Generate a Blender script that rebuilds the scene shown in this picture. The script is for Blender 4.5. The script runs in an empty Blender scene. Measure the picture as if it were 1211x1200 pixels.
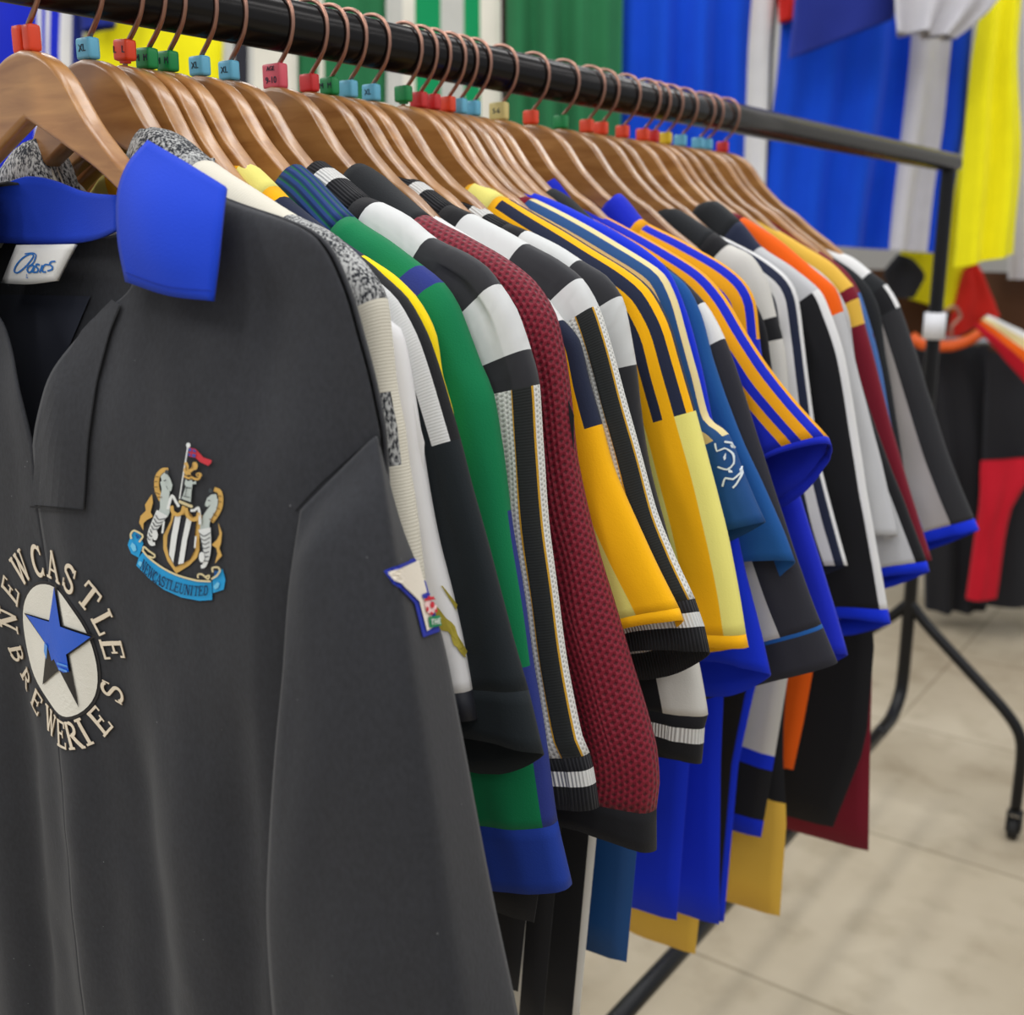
import bpy, bmesh, math, random
from mathutils import Vector, noise, Matrix
random.seed(7)
PI = math.pi
COL = bpy.context.scene.collection

# ------------------------------------------------------------ camera numbers
F_PX = 1300.0; CX, CY = 605.5, 600.0
PITCH = math.atan(315/F_PX); YAW = math.radians(35.9)
H = 1.45                                   # height of the rail's axis
FWH = Vector((-math.sin(YAW), math.cos(YAW), 0)); RT = Vector((math.cos(YAW), math.sin(YAW), 0)); UPZ = Vector((0, 0, 1))
FW = FWH*math.cos(PITCH) - UPZ*math.sin(PITCH); UP = FWH*math.sin(PITCH) + UPZ*math.cos(PITCH)
CAM = Vector((0.6588, 0.0, H-0.1572))

def ray(px, py): return RT*((px-CX)/F_PX) + UP*((CY-py)/F_PX) + FW
def on_y(px, py, Y):                       # sight line met by the upright plane y = Y -> (x, height under the rail)
    r = ray(px, py); P = CAM + r*((Y-CAM.y)/r.y); return (P.x, P.z-H)
def on_d(px, py, D):                       # the same for the display wall's plane at distance D
    r = ray(px, py); return CAM + r*(D/r.dot(FWH))

# ------------------------------------------------------------ object helpers
def tag(o, label=None, cat=None, group=None, kind=None):
    if label: o['label'] = label
    if cat: o['category'] = cat
    if group: o['group'] = group
    if kind: o['kind'] = kind
    return o
def empty(name, loc=(0, 0, 0), **k):
    o = bpy.data.objects.new(name, None); o.empty_display_size = .05; COL.objects.link(o); o.location = loc
    return tag(o, **k)
def mesh_obj(name, verts, faces, mats, mi=None, parent=None, uv=None, smooth=True, solid=0, **k):
    me = bpy.data.meshes.new(name)
    me.from_pydata([tuple(v) for v in verts], [], faces)
    for m in mats: me.materials.append(m)
    if mi: me.polygons.foreach_set('material_index', mi)
    if smooth: me.polygons.foreach_set('use_smooth', [True]*len(faces))
    if uv:
        l = me.uv_layers.new(name='UVMap')
        for p in me.polygons:
            for li, vi in zip(p.loop_indices, p.vertices): l.data[li].uv = uv[vi]
    me.update()
    o = bpy.data.objects.new(name, me); COL.objects.link(o)
    if parent:
        o.parent = parent; o.matrix_parent_inverse = Matrix.Translation(-Vector(parent.location))
    if solid:
        s = o.modifiers.new('solid', 'SOLIDIFY'); s.thickness = solid; s.offset = 0
    return tag(o, **k)
def bm_obj(name, bm, mat, parent=None, smooth=True, **k):
    me = bpy.data.meshes.new(name); bmesh.ops.recalc_face_normals(bm, faces=bm.faces[:]); bm.to_mesh(me); bm.free()
    me.materials.append(mat)
    if smooth: me.polygons.foreach_set('use_smooth', [True]*len(me.polygons))
    o = bpy.data.objects.new(name, me); COL.objects.link(o)
    if parent:
        o.parent = parent; o.matrix_parent_inverse = Matrix.Translation(-Vector(parent.location))
    return tag(o, **k)
def add_box(bm, c, s, rz=0, bev=0):
    m = Matrix.Translation(c) @ Matrix.Rotation(rz, 4, 'Z') @ Matrix.Diagonal((s[0], s[1], s[2], 1))
    r = bmesh.ops.create_cube(bm, size=1, matrix=m)
    if bev:
        es = list({e for v in r['verts'] for e in v.link_edges})
        bmesh.ops.bevel(bm, geom=es, offset=bev, segments=2, affect='EDGES', profile=.6)
def add_tube(bm, pts, r, n=12, cap=True):
    pts = [Vector(p) for p in pts]; rings = []
    t0 = (pts[1]-pts[0]).normalized()
    a = t0.orthogonal().normalized()
    for i, p in enumerate(pts):
        t = (pts[min(i+1, len(pts)-1)]-pts[max(i-1, 0)]).normalized()
        a = (a-t*a.dot(t)).normalized(); b = t.cross(a)
        rr = r[i] if isinstance(r, (list, tuple)) else r
        rings.append([bm.verts.new(p+a*(rr*math.cos(2*PI*k/n))+b*(rr*math.sin(2*PI*k/n))) for k in range(n)])
    for i in range(len(rings)-1):
        for k in range(n): bm.faces.new((rings[i][k], rings[i][(k+1) % n], rings[i+1][(k+1) % n], rings[i+1][k]))
    if cap: bm.faces.new(rings[0][::-1]); bm.faces.new(rings[-1])
def catmull(P, step):                       # P: list of tuples (x, z); returns points and the index of each knot
    P = [Vector(p) for p in P]; out = []; knot = []
    n = len(P)
    for i in range(n-1):
        p0 = P[i-1] if i else P[0]*2-P[1]; p1 = P[i]; p2 = P[i+1]; p3 = P[i+2] if i+2 < n else P[-1]*2-P[-2]
        m = max(1, int(round((p2-p1).length/step)))
        knot.append(len(out))
        for j in range(m):
            t = j/m
            a = (p2-p0)*.5*.85; b = (p3-p1)*.5*.85
            h = 2*t**3-3*t*t+1; h1 = t**3-2*t*t+t; h2 = -2*t**3+3*t*t; h3 = t**3-t*t
            out.append(p1*h+a*h1+p2*h2+b*h3)
    knot.append(len(out)); out.append(P[-1])
    return out, knot

# ------------------------------------------------------------ materials
def lin(c):
    r = []
    for v in c:
        v = v/255; r.append(v/12.92 if v <= .04045 else ((v+.055)/1.055)**2.4)
    return (*r, 1)
class NT:
    def __init__(s, m): s.t = m.node_tree; s.n = s.t.nodes; s.l = s.t.links
    def add(s, ty, **k):
        x = s.n.new(ty)
        for a, b in k.items(): setattr(x, a, b)
        return x
    def link(s, a, b): s.l.new(a, b)
MATS = {}
def mat(name, rgb=(128, 128, 128), kind='cotton', rough=.88, metal=0, rgb2=None, emit=0, bump=1.0):
    if name in MATS: return MATS[name]
    m = bpy.data.materials.new(name); m.use_nodes = True; N = NT(m)
    b = N.n['Principled BSDF']; b.inputs['Base Color'].default_value = lin(rgb); b.inputs['Roughness'].default_value = rough
    b.inputs['Metallic'].default_value = metal
    tc = N.add('ShaderNodeTexCoord')
    def ramp(src, a, b_, c0, c1):
        r = N.add('ShaderNodeValToRGB'); r.color_ramp.elements[0].position = a; r.color_ramp.elements[1].position = b_
        r.color_ramp.elements[0].color = c0; r.color_ramp.elements[1].color = c1; N.link(src, r.inputs[0]); return r
    def bumpn(src, st, dist):
        x = N.add('ShaderNodeBump'); x.inputs['Strength'].default_value = st*bump; x.inputs['Distance'].default_value = dist
        N.link(src, x.inputs['Height']); N.link(x.outputs[0], b.inputs['Normal']); return x
    def nz(scale, detail=3, co='Object', stretch=None):
        t = N.add('ShaderNodeTexNoise'); t.inputs['Scale'].default_value = scale; t.inputs['Detail'].default_value = detail
        if stretch:
            mp = N.add('ShaderNodeMapping'); mp.inputs['Scale'].default_value = stretch; N.link(tc.outputs[co], mp.inputs[0]); N.link(mp.outputs[0], t.inputs[0])
        else: N.link(tc.outputs[co], t.inputs[0])
        return t
    if kind in ('cotton', 'satin', 'rib', 'denim', 'mesh', 'check', 'ribgreen', 'dots'):
        b.inputs['Sheen Weight'].default_value = .05 if kind != 'satin' else .02
        b.inputs['Specular IOR Level'].default_value = .25
    c0 = lin(rgb)
    if kind == 'cotton':
        t = nz(900, 2); big = nz(14, 3)
        mx = N.add('ShaderNodeMixRGB'); mx.inputs[1].default_value = tuple(v*.9 for v in c0[:3])+(1,); mx.inputs[2].default_value = tuple(min(1, v*1.08) for v in c0[:3])+(1,)
        N.link(big.outputs[0], mx.inputs[0])
        N.link(mx.outputs[0], b.inputs['Base Color']); bumpn(t.outputs[0], .35, .0006)
    elif kind == 'lint':                    # brushed cotton with pale specks of lint
        b.inputs['Sheen Weight'].default_value = .08
        v = N.add('ShaderNodeTexVoronoi'); v.inputs['Scale'].default_value = 95; N.link(tc.outputs['Object'], v.inputs[0])
        s = N.add('ShaderNodeMapping'); 
        r = ramp(v.outputs['Distance'], .028, .05, (.32, .32, .33, 1), (0, 0, 0, 1))
        fib = nz(420, 4, stretch=(1, 1, .6)); r2 = ramp(fib.outputs[0], .3, .8, tuple(x*.85 for x in c0[:3])+(1,), tuple(x*1.35 for x in c0[:3])+(1,))
        sel = nz(20, 1); r3 = ramp(sel.outputs[0], .55, .6, (0, 0, 0, 1), (1, 1, 1, 1))
        mm = N.add('ShaderNodeMixRGB', blend_type='MULTIPLY'); mm.inputs[0].default_value = 1; N.link(r.outputs[0], mm.inputs[1]); N.link(r3.outputs[0], mm.inputs[2])
        ad = N.add('ShaderNodeMixRGB', blend_type='ADD'); ad.inputs[0].default_value = .45; N.link(r2.outputs[0], ad.inputs[1]); N.link(mm.outputs[0], ad.inputs[2])
        N.link(ad.outputs[0], b.inputs['Base Color']); bumpn(fib.outputs[0], .3, .0008)
    elif kind == 'denim':
        c1 = lin(rgb2)
        t = nz(650, 2, stretch=(1, 1, .5)); g = nz(45, 4)
        ma = N.add('ShaderNodeMath', operation='ADD'); N.link(t.outputs[0], ma.inputs[0]); mu = N.add('ShaderNodeMath', operation='MULTIPLY'); mu.inputs[1].default_value = .45
        N.link(g.outputs[0], mu.inputs[0]); N.link(mu.outputs[0], ma.inputs[1])
        r = ramp(ma.outputs[0], .62, .86, c0, c1); N.link(r.outputs[0], b.inputs['Base Color']); bumpn(t.outputs[0], .7, .001)
    elif kind in ('rib', 'ribgreen'):
        w = N.add('ShaderNodeTexWave'); w.wave_type = 'BANDS'; w.bands_direction = 'X'; w.inputs['Scale'].default_value = 125 if kind == 'rib' else 55
        N.link(tc.outputs['UV'], w.inputs[0]); bumpn(w.outputs[0], .8, .0012 if kind == 'rib' else .002)
        r = ramp(w.outputs[0], 0, .35, tuple(x*(.35 if sum(rgb) < 300 else .8) for x in c0[:3])+(1,) if kind == 'rib' else lin((20, 95, 70)), c0); N.link(r.outputs[0], b.inputs['Base Color'])
    elif kind == 'finerib':
        b.inputs['Sheen Weight'].default_value = .1
        w = N.add('ShaderNodeTexWave'); w.wave_type = 'BANDS'; w.bands_direction = 'Y'; w.inputs['Scale'].default_value = 170
        N.link(tc.outputs['UV'], w.inputs[0]); bumpn(w.outputs[0], .35, .0004)
    elif kind == 'satin':
        t = nz(25, 3); bumpn(t.outputs[0], .25, .004)
    elif kind in ('mesh', 'dots'):          # open-hole sports mesh
        sc = (250, 190) if kind == 'mesh' else (330, 300)
        sx = N.add('ShaderNodeSeparateXYZ'); N.link(tc.outputs['UV'], sx.inputs[0])
        def mth(op, a, bb=None):
            x = N.add('ShaderNodeMath', operation=op)
            for i, q in enumerate((a, bb)):
                if q is None: continue
                if isinstance(q, (int, float)): x.inputs[i].default_value = q
                else: N.link(q, x.inputs[i])
            return x.outputs[0]
        row = mth('FLOOR', mth('MULTIPLY', sx.outputs[0], sc[0]*1.0))
        off = mth('MULTIPLY', mth('MODULO', row, 2.0), .5)
        u = mth('SUBTRACT', mth('FRACT', mth('MULTIPLY', sx.outputs[0], sc[0]*1.0)), .5)
        v = mth('SUBTRACT', mth('FRACT', mth('ADD', mth('MULTIPLY', sx.outputs[1], sc[1]*1.0), off)), .5)
        d = mth('ADD', mth('MULTIPLY', mth('ABSOLUTE', u), 1.0), mth('MULTIPLY', mth('ABSOLUTE', v), 1.25))
        r = ramp(d, .3, .5, tuple(x*(.38 if kind == 'mesh' else .55) for x in c0[:3])+(1,), c0)
        N.link(r.outputs[0], b.inputs['Base Color']); bumpn(d, .8, .0016 if kind == 'mesh' else .0006)
    elif kind == 'embossed':
        b.inputs['Sheen Weight'].default_value = .1
        w = N.add('ShaderNodeTexWave'); w.wave_type = 'BANDS'; w.bands_direction = 'DIAGONAL'; w.inputs['Scale'].default_value = 35; w.inputs['Distortion'].default_value = 6
        N.link(tc.outputs['UV'], w.inputs[0]); bumpn(w.outputs[0], .35, .0008)
    elif kind == 'wood':
        mp = N.add('ShaderNodeMapping'); mp.inputs['Scale'].default_value = (5, 22, 34); mp.inputs['Rotation'].default_value = (0, .45, 0)
        oi = N.add('ShaderNodeObjectInfo'); va = N.add('ShaderNodeVectorMath', operation='ADD')
        N.link(tc.outputs['Object'], va.inputs[0]); N.link(oi.outputs['Location'], va.inputs[1]); N.link(va.outputs[0], mp.inputs[0])
        t = N.add('ShaderNodeTexNoise'); t.inputs['Scale'].default_value = 3; t.inputs['Detail'].default_value = 5; t.inputs['Distortion'].default_value = .6; N.link(mp.outputs[0], t.inputs[0])
        r = ramp(t.outputs[0], .25, .8, lin((150, 96, 42)), lin((196, 142, 80)))
        hs = N.add('ShaderNodeHueSaturation'); mr = N.add('ShaderNodeMapRange'); mr.inputs[3].default_value = .74; mr.inputs[4].default_value = 1.05
        N.link(oi.outputs['Random'], mr.inputs[0]); N.link(mr.outputs[0], hs.inputs['Value']); N.link(r.outputs[0], hs.inputs['Color'])
        N.link(hs.outputs[0], b.inputs['Base Color']); b.inputs['Roughness'].default_value = .4; b.inputs['Coat Weight'].default_value = .7; b.inputs['Coat Roughness'].default_value = .2
    elif kind == 'floor':
        t = nz(1.6, 5); t2 = nz(9, 4); t3 = nz(.7, 2)
        r = ramp(t.outputs[0], .33, .68, lin((168, 154, 130)), lin((203, 191, 168)))
        r2 = ramp(t2.outputs[0], .25, .5, lin((205, 200, 190)), lin((255, 255, 255)))
        mx = N.add('ShaderNodeMixRGB', blend_type='MULTIPLY'); mx.inputs[0].default_value = .5; N.link(r.outputs[0], mx.inputs[1]); N.link(r2.outputs[0], mx.inputs[2])
        br = N.add('ShaderNodeTexBrick'); br.offset = 0; br.inputs['Scale'].default_value = 1; br.inputs['Brick Width'].default_value = .62; br.inputs['Row Height'].default_value = .62
        br.inputs['Mortar Size'].default_value = .006; br.inputs['Mortar Smooth'].default_value = .6
        br.inputs['Color1'].default_value = (1, 1, 1, 1); br.inputs['Color2'].default_value = (.93, .93, .93, 1); br.inputs['Mortar'].default_value = (.62, .6, .56, 1)
        mp = N.add('ShaderNodeMapping'); mp.inputs['Location'].default_value = (.13, .2, 0); N.link(tc.outputs['Object'], mp.inputs[0]); N.link(mp.outputs[0], br.inputs[0])
        m2 = N.add('ShaderNodeMixRGB', blend_type='MULTIPLY'); m2.inputs[0].default_value = .8; N.link(mx.outputs[0], m2.inputs[1]); N.link(br.outputs[0], m2.inputs[2])
        N.link(m2.outputs[0], b.inputs['Base Color']); bumpn(t2.outputs[0], .1, .002)
    elif kind == 'paint':
        t = nz(40, 3); bumpn(t.outputs[0], .05, .002)
    MATS[name] = m; return m
C = dict(
 charcoal=mat('charcoal_cotton', (36, 37, 42), 'lint', bump=.7), blue=mat('royal_blue_cotton', (20, 62, 196), 'cotton'),
 bluedk=mat('blue_stitching', (16, 48, 160), 'cotton'),
 denim=mat('grey_denim', (42, 44, 50), 'denim', rgb2=(190, 190, 188)), cream=mat('cream_cotton', (214, 208, 192), 'finerib'),
 white=mat('white_cotton', (222, 221, 220), 'cotton'), offw=mat('off_white_jersey', (206, 203, 196), 'cotton'), emb=mat('embossed_pale_grey', (206, 207, 206), 'embossed'),
 satinw=mat('white_satin', (228, 226, 226), 'satin', .42), black=mat('black_jersey', (26, 26, 29), 'cotton'), blk2=mat('black_satin', (32, 33, 40), 'satin', .5),
 bg=mat('black_green_polyester', (28, 34, 38), 'cotton'), embk=mat('embossed_black', (34, 34, 39), 'embossed'), wrib=mat('white_ribbed_tape', (215, 215, 214), 'finerib'),
 yellow=mat('bright_yellow_jersey', (250, 215, 10), 'cotton'), gold=mat('amber_yellow_jersey', (248, 180, 8), 'cotton'), pale=mat('pale_yellow_jersey', (236, 226, 125), 'cotton'),
 green=mat('green_cotton', (8, 118, 72), 'cotton'), navy=mat('navy_blue_cotton', (40, 52, 125), 'cotton'), navyhem=mat('deep_blue_hem', (28, 58, 150), 'cotton'), navyrib=mat('navy_ribbed_collar', (36, 62, 120), 'ribgreen'),
 bkrib=mat('black_knit_rib', (34, 34, 38), 'rib'), wkrib=mat('white_knit_rib', (222, 221, 218), 'rib'),
 dots=mat('white_hole_mesh', (222, 221, 216), 'dots'), bktape=mat('black_tape', (20, 24, 24), 'finerib'), goldth=mat('gold_thread', (200, 150, 40), 'cotton'),
 maroon=mat('maroon_sports_mesh', (128, 24, 44), 'mesh', .6), maroonf=mat('maroon_jersey', (118, 22, 40), 'cotton'),
 dnavy=mat('dark_navy_jersey', (34, 40, 62), 'cotton'), dgrey=mat('dark_grey_jersey', (44, 44, 52), 'cotton'), tan=mat('tan_gold_tape', (205, 180, 125), 'cotton'), ctan=mat('cream_gold', (228, 210, 155), 'cotton'),
 teal=mat('petrol_blue_satin', (22, 72, 130), 'satin', .6), midb=mat('mid_blue_jersey', (28, 84, 150), 'cotton'), rb=mat('royal_blue_jersey', (10, 45, 205), 'cotton'), rbs=mat('royal_blue_stripe', (22, 40, 190), 'cotton'),
 amber=mat('amber_stripe', (240, 165, 20), 'cotton'), denb=mat('faded_blue_jersey', (70, 110, 175), 'cotton'), orange=mat('orange_jersey', (235, 95, 10), 'cotton'), lgrey=mat('light_grey_jersey', (190, 190, 192), 'cotton'), wgrey=mat('warm_grey_jersey', (178, 172, 170), 'cotton'),
 navlin=mat('navy_mesh_lining', (36, 40, 56), 'finerib'), black2=mat('black_polyester', (46, 46, 49), 'cotton'), yelo=mat('soft_gold_jersey', (225, 180, 70), 'cotton'), collg=mat('charcoal_collar', (36, 38, 41), 'cotton'),
)
WOOD = mat('varnished_wood', kind='wood')
COPPER = mat('copper_wire', (168, 128, 112), 'paint', .38, 1)
BLACKM = mat('black_painted_steel', (26, 26, 28), 'paint', .3, .5)
RUBBER = mat('black_rubber', (20, 20, 20), 'paint', .7)

# ------------------------------------------------------------ garment builder
def section(w, T, p=2.6, n=64):
    pts = []
    for k in range(n+1):
        th = -PI + 2*PI*k/n; c, s = math.cos(th), math.sin(th)
        pts.append((w/2*(1-math.copysign(abs(c)**(2/p), c)), T/2*math.copysign(abs(s)**(2/p), s)))
    L = [0]
    for a, b in zip(pts, pts[1:]): L.append(L[-1]+math.hypot(b[0]-a[0], b[1]-a[1]))
    mid = L[n//2]; L = [l-mid for l in L]
    return pts, L
def sec_at(sec, d):
    pts, L = sec
    d = max(L[0], min(L[-1], d)); lo, hi = 0, len(L)-1
    while hi-lo > 1:
        m = (lo+hi)//2
        if L[m] <= d: lo = m
        else: hi = m
    t = (d-L[lo])/max(1e-9, L[hi]-L[lo])
    return (pts[lo][0]*(1-t)+pts[hi][0]*t, pts[lo][1]*(1-t)+pts[hi][1]*t)

def loft(root, Y, T, outer, pats, W=.13, w0=.05, drop=.02, wr=.0016, seed=0, thick_in=.5, names=None, mirror=True, yoff=0, smooth_win=7, step=.008, sil=.3):
    """outer: [(px, py[, pattern[, part]])]; pats[name] = [(mm_end, material)...] running from the inner-front edge round the outside to the back."""
    pl = [on_y(o[0], o[1], Y+T*sil) if abs(o[0]) > 3 else (o[0], o[1]) for o in outer]
    pts, knots = catmull(pl, step)
    n = len(pts)
    pat = []; part = []; cp = None; cn = 'sleeve'
    ki = {k: i for i, k in enumerate(knots)}
    for i in range(n):
        if i in ki:
            o = outer[ki[i]]
            if len(o) > 2 and o[2]: cp = o[2]
            if len(o) > 3: cn = o[3]
        pat.append(cp); part.append(cn)
    tan = [(pts[min(i+1, n-1)]-pts[max(i-1, 0)]).normalized() for i in range(n)]
    ts = []
    for i in range(n):
        v = Vector((0, 0))
        for j in range(max(0, i-smooth_win), min(n, i+smooth_win+1)): v += tan[j]
        ts.append(v.normalized())
    Ls = [0]
    for a, b in zip(pts, pts[1:]): Ls.append(Ls[-1]+(b-a).length)
    # columns in millimetres of cloth from the outer edge
    brk = sorted({mm for p in pats.values() for mm, _ in p if abs(mm) < 60})
    cols = [c/1000 for c in range(-56, 57, 4)]
    cols = [c for c in cols if all(abs(c-b/1000) > .0013 for b in brk)] + [b/1000 for b in brk]
    cols.sort(); NE = 5
    grid = []; uvs = []
    for i in range(n):
        s = Ls[i]; t = min(1, s/.2)
        w = w0+(W-w0)*(t*t*(3-2*t)); T_i = T*(.8+.2*min(1, s/.012))
        sec = section(w, T_i); hp = sec[1][-1]; k = min(1, hp*.86/.056)
        ds = [-hp + (hp-.056*k)*j/NE for j in range(NE)] + [c*k for c in cols] + [.056*k+(hp-.056*k)*(j+1)/NE for j in range(NE-1)]
        nn = Vector((ts[i][1], -ts[i][0]))
        row = []; ur = []
        fr = max(0, (i-(n-9))/8) if drop else 0
        for d in ds:
            a, y = sec_at(sec, d)
            q = d/hp
            pos = pts[i]+nn*a
            am = wr*min(1, s/.03)*(2.2 if abs(a) > .012 else 1)
            e = noise.noise((d*22+seed*7.3, s*6+seed, 1.7))*am + noise.noise((d*55, s*22+seed*3.1, 9.2))*am*.4
            dd = 0
            if fr: dd = drop*fr*(.5+.5*math.sin(PI*max(-1, min(1, q*1.15))))
            pos = pos + ts[i]*dd + nn*(-e if abs(a) < .02 else 0)
            row.append((pos[0], Y+yoff+y+(e if a > .006 else 0), H+pos[1])); ur.append((d, s))
        grid.append(row); uvs.append(ur)
    nc = len(grid[0])
    allds = [None]*nc
    ndl = [-9]*NE + list(cols) + [9]*(NE-1)
    def build(i0, i1, nm, sgn):
        vs = []; uv = []; fs = []; mi = []; ml = []
        for i in range(i0, i1+1):
            vs += [(p[0]*sgn, p[1], p[2]) for p in grid[i]]; uv += uvs[i]
        for i in range(i1-i0):
            P = pats[pat[i0+i]]
            for j in range(nc):
                j2 = (j+1) % nc
                c = (ndl[j]+ndl[j2])/2*1000 if j2 else 9000
                m = P[-1][1]
                for mm, mt in P:
                    if c < mm: m = mt; break
                if m not in ml: ml.append(m)
                f = (i*nc+j, i*nc+j2, (i+1)*nc+j2, (i+1)*nc+j)
                fs.append(f if sgn > 0 else f[::-1]); mi.append(ml.index(m))
        if i0 == 0:
            fs.append(tuple(range(nc)) if sgn < 0 else tuple(range(nc))[::-1]); mi.append(0)
        return mesh_obj(nm, vs, fs, [C[m] for m in ml], mi, root, uv, solid=.0012)
    i = 0; made = []
    while i < n-1:
        j = i
        while j < n-1 and part[j] == part[i]: j += 1
        made.append(build(i, j, part[i], 1))
        if mirror and part[i] != 'collar': build(i, j, part[i], -1)
        elif mirror: build(i, j, 'collar', -1)
        i = j
    return pts, Ls

def body(root, Y, T, ridge, tipx=.235, edge=((.262, -.26), (.245, -.45), (.225, -.72)), pat=None, hem=None, neckz=-.135, folds=.004, seed=0, name='body'):
    """front and back of the shirt: from the shoulder ridge down to the hem, open at the bottom"""
    edge = [Vector(e) for e in edge]
    rx = sorted([(p[0], p[1]) for p in ridge], key=lambda a: a[0])
    def zt(x):
        x = abs(x)
        if x < rx[0][0]: return neckz+(rx[0][1]-neckz)*max(0, (x/rx[0][0]))**3 - .004
        for a, b in zip(rx, rx[1:]):
            if a[0] <= x <= b[0]: return a[1]+(b[1]-a[1])*(x-a[0])/max(1e-6, b[0]-a[0]) - .006
        return rx[-1][1]-.006
    zh = edge[-1][1]
    hem = [hem] if hem and not isinstance(hem, list) else (hem or [])
    def half(v, ztip):
        z = ztip+(zh-ztip)*v
        pts = [Vector((tipx, ztip))]+edge
        for a, b in zip(pts, pts[1:]):
            if b[1] <= z <= a[1]: return a[0]+(b[0]-a[0])*(a[1]-z)/max(1e-6, a[1]-b[1])
        return tipx if z > pts[1][1] else edge[-1][0]
    zt_tip = zt(tipx)
    pat = pat or [(2, 'black')]
    us = sorted({round(-1+2*k/32, 4) for k in range(33)} | {round(p[0], 4) for p in pat if p[0] < 1})
    vs_ = sorted({0, .015, .04, .08}|{round(.12+.88*k/16, 3) for k in range(17)}|{round(h_[0], 3) for h_ in hem})
    V = []; UV = []; Fc = []; MI = []; ml = []
    nu = len(us)
    for side in (-1, 1):
        for v in vs_:
            hw = half(v, zt_tip)
            for u in us:
                x = u*hw; z = zt(min(abs(x), tipx)); z = z+(zh-z)*v
                t = T/2*math.sqrt(max(0, 1-abs(u)**4))*min(1, .2+math.sqrt(v/.05)*.8)
                f = folds*min(1, v*2)*(math.sin(u*9+seed*1.9+z*2)+.6*math.sin(u*17+seed))*.5*(1-abs(u)**6)
                V.append((x, Y+side*t+f, H+z)); UV.append((x, z))
    nr = len(vs_); off = nr*nu
    for s in (0, 1):
        for i in range(nr-1):
            for j in range(nu-1):
                uc = (us[j]+us[j+1])/2; m = pat[-1][1]
                for e, mt in pat:
                    if uc < e: m = mt; break
                for h_ in hem:
                    if vs_[i] >= h_[0]-1e-4: m = h_[1]
                if m not in ml: ml.append(m)
                a = s*off+i*nu+j; f = (a, a+nu, a+nu+1, a+1)
                Fc.append(f if s == 0 else f[::-1]); MI.append(ml.index(m))
    for i in range(nr-1):
        for j, r in ((0, 0), (nu-1, 1)):
            a, b2, c2, d = i*nu+j, (i+1)*nu+j, off+(i+1)*nu+j, off+i*nu+j
            m = pat[0][1] if j == 0 else pat[-1][1]
            for h_ in hem:
                if vs_[i] >= h_[0]-1e-4: m = h_[1]
            if m not in ml: ml.append(m)
            Fc.append((a, b2, c2, d) if r else (d, c2, b2, a)); MI.append(ml.index(m))
    return mesh_obj(name, V, Fc, [C[m] for m in ml], MI, root, UV, solid=.001)

def neckband(root, Y, T, m, half=.1, z0=-.108, dip=.02, h=.035):
    V = []; Fc = []; UV = []
    for i in range(25):
        u = -1+i/12; x = u*half
        for k in range(4):
            V.append((x, Y+T*.35+.006*(1-u*u)-.004*(k/3), H+z0-dip*(1-u*u)-h*k/3)); UV.append((x, k*.01))
    for i in range(24):
        for k in range(3): a = i*4+k; Fc.append((a, a+1, a+5, a+4))
    return mesh_obj('collar_band', V, Fc, [C[m]], None, root, UV, solid=.002)

def garment(name, label, cat, Y, T, outer, pats, bodyk=None, group='shirts and jackets on the clothes rail', **k):
    r = empty(name, (0, Y, H-.11), label=label, cat=cat, group=group)
    for kk, p in pats.items():
        if isinstance(p, str): pats[kk] = [(9999, p)]
    pts, L = loft(r, Y, T, outer, pats, **k)
    bk = dict(bodyk or {})
    nb = bk.pop('band', None)
    tipx = bk.pop('tipx', None)
    ridge = [p for p, l in zip(pts, L) if p[0] < .24 and p[1] > -.3]
    mono = []
    for p in ridge:
        if not mono or p[0] > mono[-1][0]+.0005: mono.append(p)
    if not mono or mono[-1][0] < .2: mono.append(Vector((.2, mono[-1][1]-.02 if mono else -.18)))
    e = bk.pop('edgepx', None)
    if e: bk['edge'] = [on_y(a, b, Y) for a, b in e]
    body(r, Y, T*.5, mono, tipx=tipx or min(.23, mono[-1][0]), **bk)
    if nb: neckband(r, Y, T, nb)
    return r

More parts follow.
